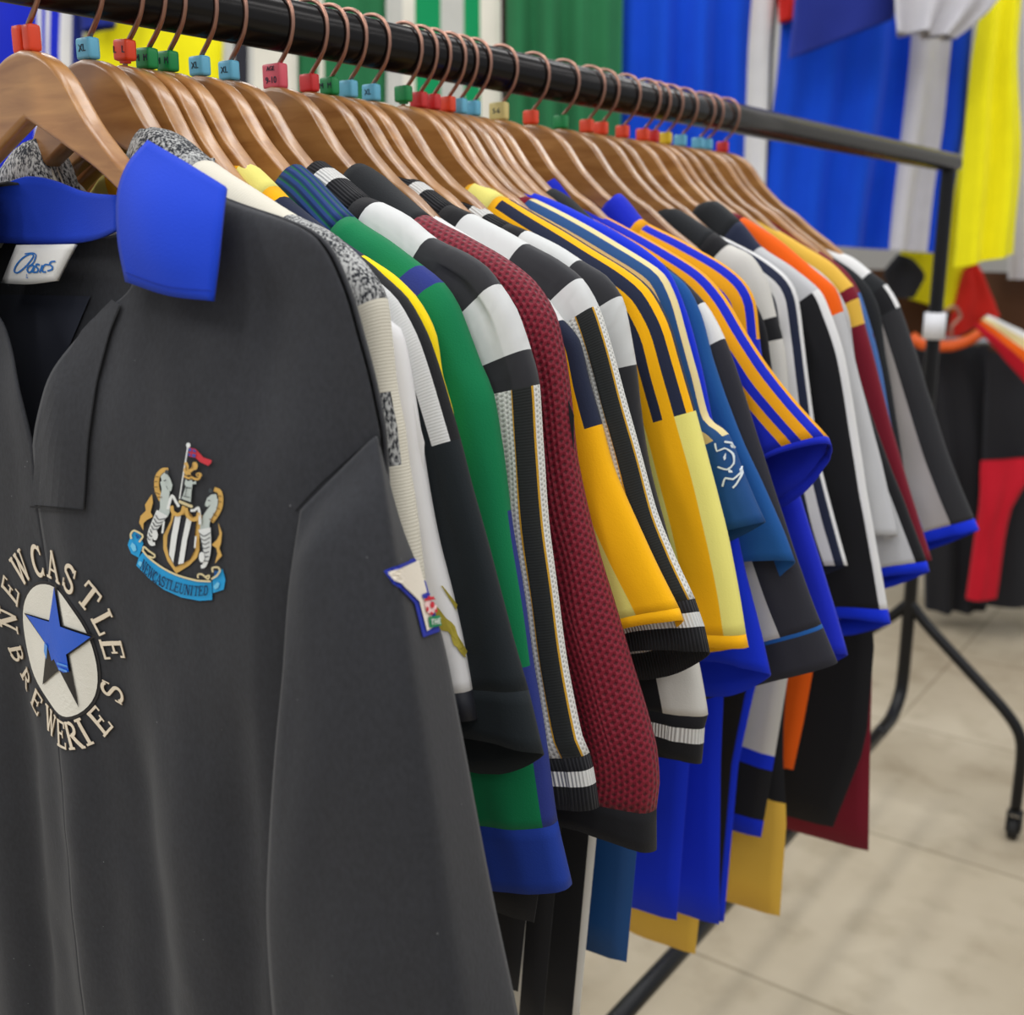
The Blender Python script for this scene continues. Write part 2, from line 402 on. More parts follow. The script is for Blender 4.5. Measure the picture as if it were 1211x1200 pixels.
# ------------------------------------------------------------ wooden hangers
UPR = [(0, -.0445), (.015, -.047), (.030, -.0535), (.042, -.0635), (.052, -.0765), (.062, -.089), (.074, -.1005), (.088, -.1125), (.105, -.123), (.13, -.143), (.16, -.164), (.18, -.182), (.19, -.195)]
LOW = [(.192, -.207), (.176, -.2), (.155, -.183), (.13, -.164), (.1, -.138), (.07, -.118), (.037, -.102), (.0, -.085)]
def hanger_frame_mesh():
    def res(P_, n):
        L = [0]
        for a, b in zip(P_, P_[1:]): L.append(L[-1]+(b-a).length)
        o = []
        for k in range(n):
            q = L[-1]*k/(n-1); i = max(j for j in range(len(L)) if L[j] <= q+1e-9); i = min(i, len(P_)-2)
            o.append(P_[i].lerp(P_[i+1], (q-L[i])/max(1e-9, L[i+1]-L[i])))
        return o
    n = 46; up = res(catmull(UPR, .004)[0], n); lo = res(catmull(LOW[::-1], .004)[0], n)
    secs = [(Vector((-u[0], u[1])), Vector((-l[0], l[1]))) for u, l in zip(up[::-1], lo[::-1])][:-1]+list(zip(up, lo))
    t = .0066; r = .0038; V = []; F = []
    for u, l in secs:
        ax = (u-l).normalized(); ring = []
        for c_, sx, sz, a0 in ((u, 1, -1, 0), (u, -1, -1, 90), (l, -1, 1, 180), (l, 1, 1, 270)):
            for k in range(5):
                a = math.radians(a0+k*22.5); p = c_+ax*(sz*r)+ax*(r*math.sin(a)); ring.append((p[0], -(sx*(t-r)+r*math.cos(a)), p[1]))
        V += ring
    m = 20; ns = len(secs)
    for i in range(ns-1):
        for k in range(m): F.append((i*m+k, i*m+(k+1) % m, (i+1)*m+(k+1) % m, (i+1)*m+k))
    F.append(tuple(range(m))[::-1]); F.append(tuple(range((ns-1)*m, ns*m)))
    me = bpy.data.meshes.new('hanger_arms'); me.from_pydata(V, [], F); me.materials.append(WOOD)
    bm = bmesh.new(); bm.from_mesh(me); bmesh.ops.recalc_face_normals(bm, faces=bm.faces[:]); bm.to_mesh(me); bm.free()
    for p in me.polygons: p.use_smooth = abs(p.normal.y) < .985
    return me
HF = hanger_frame_mesh()
def hook_mesh():
    bm = bmesh.new()
    k = [(0, -.046), (-.0006, -.038), (.003, -.031), (.0105, -.0235), (.0175, -.0145), (.0212, -.004), (.0208, .007), (.0155, .0158), (.0065, .0206), (-.004, .0212), (-.0135, .0165), (-.0195, .0085), (-.0213, -.002)]
    p, _ = catmull(k, .003)
    add_tube(bm, [(a[0], 0, a[1]) for a in p], .0017, 10)
    bmesh.ops.recalc_face_normals(bm, faces=bm.faces[:])
    me = bpy.data.meshes.new('hook'); bm.to_mesh(me); bm.free(); me.materials.append(COPPER)
    me.polygons.foreach_set('use_smooth', [True]*len(me.polygons)); return me
HK = hook_mesh()
def clip_mesh(mt, w=.0150, h=.0135, d=.0085):
    bm = bmesh.new(); add_box(bm, (0, 0, 0), (w, d, h), 0, .0022)
    # the moulded lip under the ring
    add_box(bm, (0, 0, -h/2), (w*.5, d*.5, .003), 0, .0008)
    me = bpy.data.meshes.new('size_clip'); bm.to_mesh(me); bm.free(); me.materials.append(mt)
    me.polygons.foreach_set('use_smooth', [True]*len(me.polygons)); return me
CLIPC = {'orange': (240, 72, 32), 'cyan': (110, 190, 222), 'green': (14, 140, 70), 'red': (214, 44, 44), 'pink': (232, 92, 108), 'beige': (226, 206, 132), 'yellow': (240, 205, 40)}
CM = {k: clip_mesh(mat('plastic_'+k, v, 'paint', .4)) for k, v in CLIPC.items()}
CMW = {'pink': clip_mesh(MATS['plastic_pink'], .020, .018), 'beige': clip_mesh(MATS['plastic_beige'], .019, .0165)}
INK = mat('dark_print', (30, 45, 60), 'paint', .6)
def text_mesh(body_, size, shear=0, ext=.0002):
    cu = bpy.data.curves.new('t', 'FONT'); cu.body = body_; cu.size = size; cu.extrude = ext; cu.shear = shear; cu.align_x = 'CENTER'; cu.align_y = 'CENTER'; cu.resolution_u = 4
    o = bpy.data.objects.new('t', cu); COL.objects.link(o)
    dg = bpy.context.evaluated_depsgraph_get(); dg.update()
    me = bpy.data.meshes.new_from_object(o.evaluated_get(dg)); bpy.data.objects.remove(o); bpy.data.curves.remove(cu)
    return me
TXT = {}
def hanger(Y, clip, size, label, dz=0, clip2=None, yaw=0):
    r = empty('wooden_hanger', (0, Y, H), label=label, cat='hanger', group='wooden hangers on the rail')
    r.rotation_euler.z = math.radians(yaw); r.rotation_euler.y = {.478: .06, .495: .055, .511: .03}.get(Y, 0)
    for nm, me in (('hanger_arms', HF), ('hook', HK)):
        o = bpy.data.objects.new(nm, me); COL.objects.link(o); o.parent = r
    big = clip in CMW
    c = bpy.data.objects.new('size_clip', (CMW if big else CM)[clip]); COL.objects.link(c); c.parent = r
    c.location = (0 if not clip2 else -.0055, 0, -.0382+dz+(.001 if big else 0)); c['label'] = clip+' plastic size clip'
    if clip2:
        c.scale = (.55, 1, 1.25); c2 = bpy.data.objects.new('size_clip', CM[clip2]); COL.objects.link(c2); c2.parent = r
        c2.location = (.0058, 0, -.038); c2.scale = (.55, 1, 1.15); c2['label'] = clip2+' plastic size clip'
    if size:
        key = (size, big)
        if key not in TXT:
            me = text_mesh(size, .0062 if not big else .0066); me.materials.clear(); me.materials.append(INK); TXT[key] = me
        for kx in ((0,) if (big or len(size) > 1) else (.004, -.005)):
            t = bpy.data.objects.new('size_letters', TXT[key]); COL.objects.link(t); t.parent = c
            t.rotation_euler.x = PI/2; t.location = (kx, -.0045, 0 if not big else (-.0032 if clip == 'pink' else 0))
        if clip == 'pink':
            me = text_mesh('AGE', .0045); me.materials.clear(); me.materials.append(INK)
            t = bpy.data.objects.new('size_letters', me); COL.objects.link(t); t.parent = c; t.rotation_euler.x = PI/2; t.location = (0, -.0045, .005)
    return r
HG = [
 (.407, 'orange', '', 'wooden hanger with two orange clips, nearest on the rail, holding the charcoal brewery shirt', 'orange'),
 (.449, 'cyan', 'XL', 'wooden hanger with light blue XL clip holding the denim and cream shirt'),
 (.478, 'orange', 'L', 'wooden hanger with orange L clip, just left of the first green M clip'),
 (.495, 'green', 'M', 'wooden hanger with the first green M clip, just right of the orange L clip'),
 (.511, 'green', 'M', 'wooden hanger with green M clip, right one of the first two green clips'),
 (.537, 'cyan', 'XL', 'wooden hanger with light blue XL clip, left one of the pair before the pink clip'),
 (.563, 'cyan', 'XL', 'wooden hanger with light blue XL clip, next left of the pink clip'),
 (.607, 'pink', '9-10', 'wooden hanger with large pink AGE 9-10 clip'),
 (.642, 'red', '', 'wooden hanger with red clip, next right of the pink AGE 9-10 clip'),
 (.664, 'green', 'M', 'wooden hanger with green clip between a red clip and a light blue clip'),
 (.685, 'cyan', '', 'wooden hanger with small light blue clip, right of the second pair green clip'),
 (.712, 'cyan', 'XL', 'wooden hanger with light blue clip, last before the third lone green clip'),
 (.752, 'green', '', 'wooden hanger with green clip left of the cluster of red clips'),
 (.772, 'red', '', 'wooden hanger with red clip, leftmost of the cluster in mid rail'),
 (.79, 'red', '', 'wooden hanger with red clip, middle of the cluster in mid rail'),
 (.811, 'orange', '', 'wooden hanger with orange clip at right end of the mid rail cluster'),
 (.848, 'cyan', '', 'wooden hanger with light blue clip, next left of the beige clip'),
 (.828, 'cyan', '', 'wooden hanger with light blue clip, left one of the pair before the beige clip'),
 (.889, 'beige', '5-6', 'wooden hanger with the large beige clip'),
 (.942, 'orange', '', 'wooden hanger with orange clip, next right of the beige clip'),
 (.996, 'green', '', 'wooden hanger with the farthest green clip'),
 (1.046, 'orange', '', 'wooden hanger with orange clip, next right of the farthest green clip'),
 (1.075, 'orange', '', 'wooden hanger with orange clip, second right of the farthest green clip'),
 (1.121, 'orange', '', 'wooden hanger with orange clip, third right of the farthest green clip'),
 (1.167, 'orange', '', 'wooden hanger with orange clip just before the last red clips'),
 (1.191, 'red', '', 'wooden hanger with red clip, next to the lone yellow clip area'),
 (1.222, 'yellow', '', 'wooden hanger with the only yellow clip'),
 (1.26, 'cyan', '', 'wooden hanger with light blue clip, first of the three far ones'),
 (1.307, 'cyan', '', 'wooden hanger with light blue clip, middle of the three far ones'),
 (1.331, 'cyan', '', 'wooden hanger with light blue clip, last of the three far ones'),
 (1.378, 'red', '', 'wooden hanger with red clip, farthest on the rail'),
]
for i, h in enumerate(HG):
    hanger(h[0], h[1], h[2], h[3], dz=(.003 if i in (2, 12) else 0), clip2=h[4] if len(h) > 4 else None)
K = 9999
# G2 chequered denim and cream
garment('denim_shirt', 'grey denim and cream panelled shirt on the second hanger, behind the charcoal shirt', 'shirt', .449, .036,
 [(196,152,'den','collar'),(222,160),(262,192,'white','sleeve'),(300,217),(362,255,'den'),(400,273),(432,300),(455,328),(466,352,'cr'),(472,400),(479,460,'mix'),(487,500),(492,545,'cr2'),(503,610),(513,690),(522,742)],
 dict(den='denim', white='cream', cr='cream', mix=[(-2,'denim'),(K,'cream')], cr2='cream'), dict(edge=((.255,-.27),(.24,-.45),(.215,-.7)), band='denim', pat=[(-.3,'denim'),(.3,'cream'),(.8,'denim'),(2,'cream')]), seed=2, W=.15, w0=.06)
# G3 white satin
g3 = garment('satin_shirt', 'white satin sports shirt with a gold leaping animal emblem and black hem at the sleeve', 'shirt', .478, .026,
 [(262,205,'w','collar'),(300,240,'w','sleeve'),(370,296),(420,336),(455,372),(479,388),(491,430),(501,490),(512,560),(526,640),(541,700),(552,750),(562,806,'b','cuff'),(568,838)],
 dict(w='satinw', b='blk2'), dict(edge=((.25,-.27),(.24,-.45),(.215,-.7)), pat=[(2,'satinw')]), seed=3, drop=.008)
# G4 black with white tape
garment('football_shirt', 'black short sleeved football shirt with one white ribbed shoulder tape, left of the green shirt', 'shirt', .495, .03,
 [(316,238,'k','collar'),(345,254,'k','sleeve'),(400,285),(438,306,'t'),(462,326),(490,352),(512,392),(530,445),(551,517,'k'),(566,575),(590,660),(612,745),(627,794,'h','cuff'),(641,851)],
 dict(k='bg', t=[(-17,'bg'),(-5,'wrib'),(K,'black')], h='bg'), dict(edge=((.25,-.27),(.24,-.45),(.215,-.7)), pat=[(2,'bg')]), seed=4, drop=.035)
# yellow
garment('yellow_football_shirt', 'bright yellow football shirt squeezed between the black and the green shirts', 'shirt', .511, .024,
 [(296,192,'y2','collar'),(303,194,'p'),(312,200),(334,222,'y2','sleeve'),(346,234,'n'),(374,256,'n'),(405,279,'n'),(440,302,'y'),(472,323),(497,347),(512,371),(522,396),(527,430),(534,480),(545,560),(560,640),(575,720)],
 dict(p='pale', y='yellow', y2='gold', n='dnavy'), dict(edge=((.25,-.27),(.235,-.45),(.21,-.7)), pat=[(2,'yellow')]), seed=5)
# G5 green
garment('rugby_shirt', 'green long sleeved cotton shirt with navy band, pleated navy collar and deep blue cuff', 'shirt', .537, .036,
 [(366,196,'nr','collar'),(384,212),(428,257,'g','sleeve'),(470,284),(510,313,'n'),(534,333,'g'),(550,357),(564,392),(578,430),(592,464),(604,530),(613,600,'gn1'),(625,680),(639,780,'gn'),(653,870),(666,965,'hb','cuff'),(683,1040)],
 dict(nr='navyrib', g='green', n='navy', gn1=[(-1,'green'),(K,'navy')], gn=[(-9,'green'),(K,'navy')], hb='navyhem'), dict(edge=((.25,-.3),(.24,-.45),(.22,-.72)), pat=[(0,'green'),(2,'navy')]), seed=6, W=.17, w0=.075, drop=.0)
# G6 black and white with three tapes
ST = [(-33,'black'),(-32,'goldth'),(-19,'dots'),(-17.5,'goldth'),(-5,'bktape'),(-3.5,'goldth'),(9,'dots'),(10.5,'goldth'),(K,'black')]
garment('football_jersey', 'black and white panelled jersey with taped sleeve and knitted cuff, right of the green shirt', 'jersey', .563, .034,
 [(392,192,'kr','collar'),(402,200,'wr'),(417,212,'kr'),(445,235,'k','sleeve'),(460,241,'w'),(492,258),(524,283,'ek'),(560,300),(584,316),(600,336,'w'),(618,365),(634,412,'ek'),(645,453,'st'),(650,530),(657,620),(667,700),(679,790),(693,862),(701,880,'kr','cuff'),(705,895,'wr'),(708,912,'kr'),(711,938)],
 dict(kr='bkrib', wr='wkrib', k='black', w='emb', ek='embk', st=ST), dict(edge=((.26,-.27),(.24,-.45),(.215,-.72)), pat=[(-.6,'black'),(-.2,'white'),(.2,'black'),(.6,'white'),(2,'black')]), seed=7, drop=.012)
# G7 maroon
garment('training_top', 'maroon mesh long sleeved training top with black collar and black cuffs', 'top', .607, .04,
 [(440,195,'c','collar'),(460,208),(516,256,'m','sleeve'),(560,278),(602,303),(638,332),(662,370),(674,420),(683,480),(690,540),(703,600),(716,650),(733,710),(752,775),(770,835),(782,880),(784,915),(780,940,'k','cuff'),(781,982)],
 dict(c='collg', m='maroon', k='black'), dict(edge=((.27,-.27),(.27,-.45),(.24,-.66)), pat=[(2,'black')]), seed=8, W=.11, w0=.07, wr=.0022)
# G8 gold / navy slice
garment('football_shirt', 'amber football shirt with navy shoulder, just behind the maroon mesh top', 'shirt', .642, .026,
 [(478,215,'w','collar'),(520,254,'w','sleeve'),(600,304),(648,346),(672,378,'n'),(690,400),(703,450),(717,500,'y'),(731,550),(752,600),(777,655),(800,702,'y2','cuff'),(804,714)],
 dict(w='white', n=[(-12,'gold'),(K,'dnavy')], y=[(-30,'pale'),(K,'gold')], y2='gold'), dict(edge=((.24,-.27),(.235,-.45),(.2,-.76)), pat=[(-.5,'black'),(.6,'maroonf'),(.72,'offw'),(2,'black')]), seed=9, W=.12, drop=.02)
# G9
garment('football_jersey', 'black and white jersey with tapes down to a striped knitted cuff, behind the amber sleeve', 'jersey', .664, .034,
 [(488,208,'kr','collar'),(507,216,'wr'),(520,225,'kr'),(545,243,'k','sleeve'),(568,253,'w'),(600,270),(632,289,'ek'),(665,307),(694,330,'w'),(713,362,'st'),(727,405),(743,465),(763,535),(783,605),(803,655),(822,692,'kr','cuff'),(826,704,'wr'),(831,718,'kr'),(835,742)],
 dict(kr='bkrib', wr='wkrib', k='black', w='emb', ek='embk', st=ST), dict(edge=((.25,-.27),(.24,-.45),(.21,-.8)), pat=[(.84,'black'),(.9,'offw'),(2,'black')]), seed=10, drop=.03)
# G10
garment('football_jersey', 'black and white jersey with striped cuff, hanging lowest beside the maroon mesh top', 'jersey', .712, .03,
 [(553,235,'kr','collar'),(574,243,'wr'),(588,254,'kr'),(610,266,'k','sleeve'),(632,274,'w'),(665,290),(693,308,'ek'),(722,326),(740,350,'w'),(748,378),(757,430,'ek'),(762,480),(775,560),(795,640),(812,710,'w2'),(829,775),(841,833,'k2','cuff'),(837,846,'wr'),(836,862,'k2'),(834,882)],
 dict(kr='bkrib', wr='wkrib', k='black', w='emb', ek='embk', w2=[(-34,'black'),(K,'offw')], k2='black'), dict(edge=((.25,-.27),(.245,-.45),(.215,-.84)), pat=[(.975,'black'),(2,'offw')]), seed=11, drop=.022)
# G11 yellow with black stripes
Y3 = [(-36,'gold'),(-25,'dnavy'),(-13,'gold'),(-3,'dnavy'),(6,'gold'),(15,'dnavy'),(K,'gold')]
garment('football_shirt', 'yellow football shirt with three dark shoulder stripes and a pale yellow sleeve', 'shirt', .752, .036,
 [(570,218,'y','collar'),(577,217,'p'),(603,234,'y','sleeve'),(610,237,'s'),(660,266),(705,293),(745,317),(775,342),(797,380),(810,420),(820,455),(828,484,'b'),(838,520),(851,570),(864,625),(875,680),(882,722),(884,734,'y','cuff'),(887,748)],
 dict(y='gold', p='pale', s=[(-34,'gold'),(-25,'dnavy'),(-17,'gold'),(-8,'dnavy'),(-1,'gold'),(7,'dnavy'),(K,'gold')], b=[(-42,'pale'),(-17,'gold'),(K,'pale')]), dict(edge=((.25,-.27),(.26,-.45),(.24,-.78)), pat=[(2,'midb')], hem=[(0,'maroonf'),(.7,'ctan'),(.72,'teal')]), seed=12, drop=.018, W=.15)
# navy-gold
garment('football_shirt', 'petrol blue shirt with cream and gold tapes and a white crest outline on the sleeve', 'shirt', .79, .03,
 [(626,232,'mr','collar'),(638,236,'t','sleeve'),(670,252),(715,276),(760,302),(790,324),(806,355),(817,395),(829,440),(843,492),(866,512,'b'),(882,552),(896,585),(906,606)],
 dict(mr='maroonf', t=[(-22,'teal'),(-14,'tan'),(-6,'teal'),(3,'ctan'),(K,'teal')], b='teal'), dict(edge=((.24,-.27),(.235,-.45),(.215,-.6)), pat=[(2,'teal')]), seed=13, drop=.012)
# royal blue sleeve
garment('football_shirt', 'plain royal blue football shirt with amber collar tip, sleeve showing below the pale yellow one', 'shirt', .811, .026,
 [(614,218,'y','collar'),(626,226,'b','sleeve'),(665,240),(710,262),(760,290),(795,320),(815,365),(833,430),(850,520),(868,600),(885,675),(900,730),(908,766)],
 dict(y='amber', b='rb'), dict(edge=((.25,-.27),(.25,-.5),(.235,-.6)), pat=[(2,'rb')]), seed=14, drop=.04)
garment('football_shirt', 'mid blue satin football shirt with short fluttering sleeve, behind the crest sleeve', 'shirt', .828, .022,
 [(660,244,'c','collar'),(680,252,'b','sleeve'),(720,278),(770,305),(812,335),(832,372),(845,420),(862,470),(884,525),(908,575),(925,613),(935,641)],
 dict(c='dgrey', b='midb'), dict(edge=((.24,-.27),(.235,-.5),(.22,-.6)), pat=[(2,'midb')]), seed=15, drop=.03)
# dark grey with white
garment('football_shirt', 'dark grey long shirt with white shoulder blocks and blue piped hem band', 'shirt', .848, .032,
 [(662,224,'c','collar'),(680,236),(714,268,'w','sleeve'),(745,284),(776,304,'g'),(812,332),(837,358,'w'),(849,376),(861,400,'gw'),(878,445),(903,525),(932,615),(957,690),(974,734,'pb','cuff'),(976,738,'g'),(992,778)],
 dict(c='collg', w='white', g='dgrey', gw=[(-36,'offw'),(K,'dgrey')], pb='midb'), dict(edge=((.24,-.27),(.235,-.5),(.22,-.6)), pat=[(2,'dgrey')]), seed=16, drop=.004, W=.17)
# A blue amber stripes
AS = [(-36,'rbs'),(-28,'amber'),(-20,'rbs'),(-11,'amber'),(-3,'rbs'),(9,'amber'),(K,'rbs')]
garment('football_shirt', 'royal blue shirt with amber stripes, the nearer one, its striped sleeve end in full view', 'shirt', .889, .034,
 [(657,216,'b','collar'),(668,211),(692,240,'y'),(700,246,'s','sleeve'),(745,270),(795,297),(838,325),(862,352),(885,390),(912,432),(940,466),(966,494,'b2','cuff'),(967,500)],
 dict(b='rbs', y='amber', s=AS, b2='rbs'), dict(edgepx=[(850,640),(828,760),(815,900),(800,1088)], pat=[(2,'rb')]), seed=17, drop=.042, W=.14)
garment('football_shirt', 'royal blue shirt with amber stripes, the farther one behind its near twin', 'shirt', .942, .03,
 [(728,238,'b','collar'),(738,230),(763,260,'y'),(772,266,'s','sleeve'),(815,287),(858,311),(884,332),(897,356),(902,400,'b'),(910,450),(935,540),(960,620),(985,700),(1000,752)],
 dict(b='rbs', y='amber', s=AS), dict(edgepx=[(880,640),(858,760),(852,900),(850,1093)], pat=[(2,'rb')]), seed=18, drop=.03)
garment('football_shirt', 'off white and black shirt under a black collar, right of the blue and amber shirts', 'shirt', 1.046, .034,
 [(790,248,'c','collar'),(806,248),(850,276,'k','sleeve'),(868,290,'w'),(892,303),(911,334),(921,374,'k'),(928,400,'w'),(934,450),(940,520),(950,600)],
 dict(c='collg', k='black', w='offw'), dict(edgepx=[(930,600),(905,760),(872,920),(856,1090)], pat=[(.3,'offw'),(.5,'black'),(.85,'offw'),(.97,'black'),(2,'rb')], hem=(.975,'rb')), seed=19)
DS = [(-24,'dnavy'),(-14,'white'),(-5,'dnavy'),(6,'white'),(K,'dnavy')]
garment('football_shirt', 'navy shirt with white stripes running down a long slim sleeve', 'shirt', 1.075, .03,
 [(848,276,'w','collar'),(858,281,'s','sleeve'),(898,301),(932,326),(946,350),(953,400),(960,460),(972,540),(988,605),(1002,655)],
 dict(w='white', s=DS), dict(edgepx=[(955,600),(935,780),(915,900),(900,990)], pat=[(.3,'black'),(.7,'offw'),(.8,'black'),(2,'offw')], hem=[(.83,'rb'),(.86,'black'),(.965,'rb')]), seed=20)
garment('football_shirt', 'black collared shirt with white shoulder and blue hemmed sleeve of black and white', 'shirt', 1.121, .034,
 [(834,242,'c','collar'),(852,238),(880,262,'n','sleeve'),(905,292,'w'),(940,315),(972,342,'k'),(986,372),(1002,420),(1016,500),(1028,580),(1040,650),(1050,705,'b','cuff'),(1053,718)],
 dict(c='collg', n='dnavy', w='lgrey', k=[(-10,'black'),(K,'white')], b='rb'), dict(edgepx=[(960,600),(932,780),(925,880),(930,970),(922,1083)], pat=[(2,'yelo')], hem=[(0,'black'),(.8,'yelo')]), seed=21, drop=.03, W=.15)
garment('football_shirt', 'orange shirt with cream and maroon edges in the far half of the rail', 'shirt', 1.167, .03,
 [(872,252,'mr','collar'),(884,258,'o','sleeve'),(925,285),(965,318),(990,340),(1000,368,'g'),(1012,420),(1030,490),(1048,560),(1062,620)],
 dict(mr='maroonf', o='orange', g='lgrey'), dict(edgepx=[(985,600),(962,790),(951,850),(938,910)], pat=[(.7,'black'),(2,'orange')]), seed=22)
garment('football_shirt', 'pale grey shirt with black outer sleeve and royal blue piped hem', 'shirt', 1.191, .034,
 [(885,262,'k','collar'),(905,272,'k','sleeve'),(945,302),(982,340),(1002,390),(1022,455),(1048,530),(1075,600),(1095,652,'b','cuff'),(1098,663)],
 dict(k=[(-14,'lgrey'),(K,'black')], b='rb'), dict(edgepx=[(1018,600),(1034,760),(1024,880),(985,978)], pat=[(2,'black')]), seed=23, drop=.02, W=.16)
garment('football_shirt', 'maroon shirt with gold shoulder blocks between the orange and the faded blue ones', 'shirt', 1.26, .03,
 [(895,256,'c','collar'),(905,262,'c','sleeve'),(945,286),(985,310),(1012,338,'m'),(1018,352,'c'),(1025,382,'m'),(1040,440),(1056,505),(1075,570),(1100,650)],
 dict(c='yelo', m='maroonf'), dict(edgepx=[(1030,600),(1032,760),(1029,880),(1027,1006)], pat=[(2,'maroonf')]), seed=24)
garment('football_shirt', 'faded blue shirt between the maroon one and the far black and white one', 'shirt', 1.307, .028,
 [(915,258,'n','collar'),(930,268,'n','sleeve'),(970,295),(1002,318),(1020,345,'b'),(1034,390),(1046,440),(1056,500),(1072,560),(1090,615)],
 dict(n='maroonf', b='denb'), dict(edge=((.24,-.27),(.23,-.5),(.22,-.7)), pat=[(2,'maroonf')]), seed=25)
garment('football_shirt', 'farthest shirt on the rail, black with warm grey panel, white yoke and blue piped hem', 'shirt', 1.378, .042,
 [(908,240,'k','collar'),(925,248),(950,268,'k','sleeve'),(975,290,'w'),(1010,304),(1034,322,'k'),(1052,336,'w2'),(1068,362,'s'),(1085,410),(1103,470),(1125,540),(1152,606,'b','cuff'),(1157,618)],
 dict(k='collg', w='white', w2=[(-8,'black'),(K,'white')], s=[(-30,'wgrey'),(8,'black2'),(12,'denb'),(K,'black2')], b='rb'), dict(edge=((.25,-.27),(.24,-.5),(.22,-.66)), pat=[(2,'black2')]), seed=26, drop=.015, W=.17)

# shirts squeezed so tight that only a sliver shows
RID = [(.1,-.128),(.13,-.143),(.165,-.16),(.2,-.18),(.22,-.198),(.235,-.225),(.245,-.27),(.262,-.34),(.28,-.42)]
for Yf, m_, lab, bk in ((.685, 'white', 'plain white shirt squeezed between two black and white jerseys', None), (.772, 'dnavy', 'dark navy shirt squeezed behind the yellow striped shirt', None),
    (.996, 'black', 'plain black shirt with soft gold tail, behind the far blue and amber shirt', dict(edgepx=[(880,640),(858,800),(842,950),(822,1128)], pat=[(2,'yelo')])), (1.222, 'lgrey', 'pale grey shirt squeezed behind the orange shirt', None), (1.331, 'collg', 'charcoal shirt squeezed in front of the farthest shirt', None)):
    ex = .012
    garment('football_shirt', lab, 'shirt', Yf, .022, [(x_, z_-ex, m_ if i_ == 0 else None, 'collar' if i_ == 0 else 'sleeve') for i_, (x_, z_) in enumerate(RID)], {m_: m_}, bk or dict(edge=((.24,-.27),(.23,-.45),(.2,-.6)), pat=[(2, m_)]), seed=Yf*40)
# ------------------------------------------------------------ the charcoal brewery shirt
from mathutils.bvhtree import BVHTree
Y0 = .407
SH = empty('brewery_shirt', (0, Y0, H-.11), label='charcoal shirt with royal blue collar, star badge and club crest, nearest on the rail', cat='shirt', group=None)
XC = on_y(45, 525, Y0-.036)[0]                      # the shirt's centre line
def sm(t): t = max(0, min(1, t)); return t*t*(3-2*t)
ridge_px = [(150,206),(200,212),(265,238),(318,256),(350,269),(371,283),(386,304),(397,328),(407,354),(419,398),(433,450),(446,513)]
RP, _ = catmull([on_y(a, b, Y0-.004) for a, b in ridge_px], .006)
RZ = [(p[0], p[1]) for p in RP]
SIDE = [(RP[-1][0], RP[-1][1]), (.285, -.33), (.275, -.45), (.268, -.6), (.262, -.84)]
def zr(x):
    x = abs(x-XC)+XC
    if x <= RZ[0][0]: return RZ[0][1]
    for a, b in zip(RZ, RZ[1:]):
        if a[0] <= x <= b[0]: return a[1]+(b[1]-a[1])*(x-a[0])/max(1e-6, b[0]-a[0])
    return -.25
def xr(z):
    P_ = [(p[0], p[1]) for p in RP]+SIDE[1:]
    if z >= P_[0][1]: return P_[0][0]
    for a, b in zip(P_, P_[1:]):
        if b[1] <= z <= a[1]: return a[0]+(b[0]-a[0])*(a[1]-z)/max(1e-6, a[1]-b[1])
    return P_[-1][0]
def FY(x, z):
    d = zr(x)-z; t = .011+.026*sm(d/.16)
    e = (xr(z)-(abs(x-XC)+XC))/.06
    t = .002+(t-.002)*math.sqrt(max(0, min(1, e))) if d > .015 or e < 1 else t*math.sqrt(max(0, min(1, .25+d/.02)))
    low = sm((-z-.36)/.16)
    f = 0
    for xc_, w, a, sl in ((.045, .022, .010, .05), (.103, .02, -.008, -.02), (.15, .03, .006, 0), (-.03, .02, -.010, .06), (-.085, .025, .008, 0), (.2, .02, -.007, .02)):
        xx = xc_+sl*(z+.45); f += a*math.exp(-((x-xx)/w)**2)*low
    # soft dents on the chest and from the shoulder point
    f += -.006*math.exp(-((x-.222-.05*(z+.2))/.018)**2)*sm((-z-.16)/.03)*sm((z+.34)/.1)
    f += .004*math.exp(-((x-.06)/.02)**2)*sm((-z-.2)/.05)*sm((z+.5)/.2)
    f += .0035*noise.noise((x*14, z*5, 3.1))+.0012*noise.noise((x*40, z*24, 8))*sm(d/.04)
    return Y0-t-f*min(1, max(0, e))*sm(d/.05)
def coons(top, bot, left, right, nu, nv):
    def at(P_, t):
        L = [0]
        for a, b in zip(P_, P_[1:]): L.append(L[-1]+(Vector(b)-Vector(a)).length)
        s_ = t*L[-1]
        for i in range(len(P_)-1):
            if s_ <= L[i+1]+1e-9: return Vector(P_[i]).lerp(Vector(P_[i+1]), (s_-L[i])/max(1e-9, L[i+1]-L[i]))
        return Vector(P_[-1])
    G_ = []
    for j in range(nv+1):
        v = j/nv; row = []
        for i in range(nu+1):
            u = i/nu
            p = at(top, u)*(1-v)+at(bot, u)*v+at(left, v)*(1-u)+at(right, v)*u-(Vector(top[0])*(1-u)*(1-v)+Vector(top[-1])*u*(1-v)+Vector(bot[0])*(1-u)*v+Vector(bot[-1])*u*v)
            row.append(p)
        G_.append(row)
    return G_
def grid_mesh(name, G_, fy, m, parent, flip=False, solid=.0012, mi=None, **k):
    nv, nu = len(G_), len(G_[0]); V = [(p[0], fy(p[0], p[1]), H+p[1]) for r in G_ for p in r]
    F = [(j*nu+i, (j+1)*nu+i, (j+1)*nu+i+1, j*nu+i+1) for j in range(nv-1) for i in range(nu-1)]
    if flip: F = [f[::-1] for f in F]
    return mesh_obj(name, V, F, m if isinstance(m, list) else [m], mi, parent, [(p[0], p[1]) for r in G_ for p in r], solid=solid, **k)
ZB = -.84
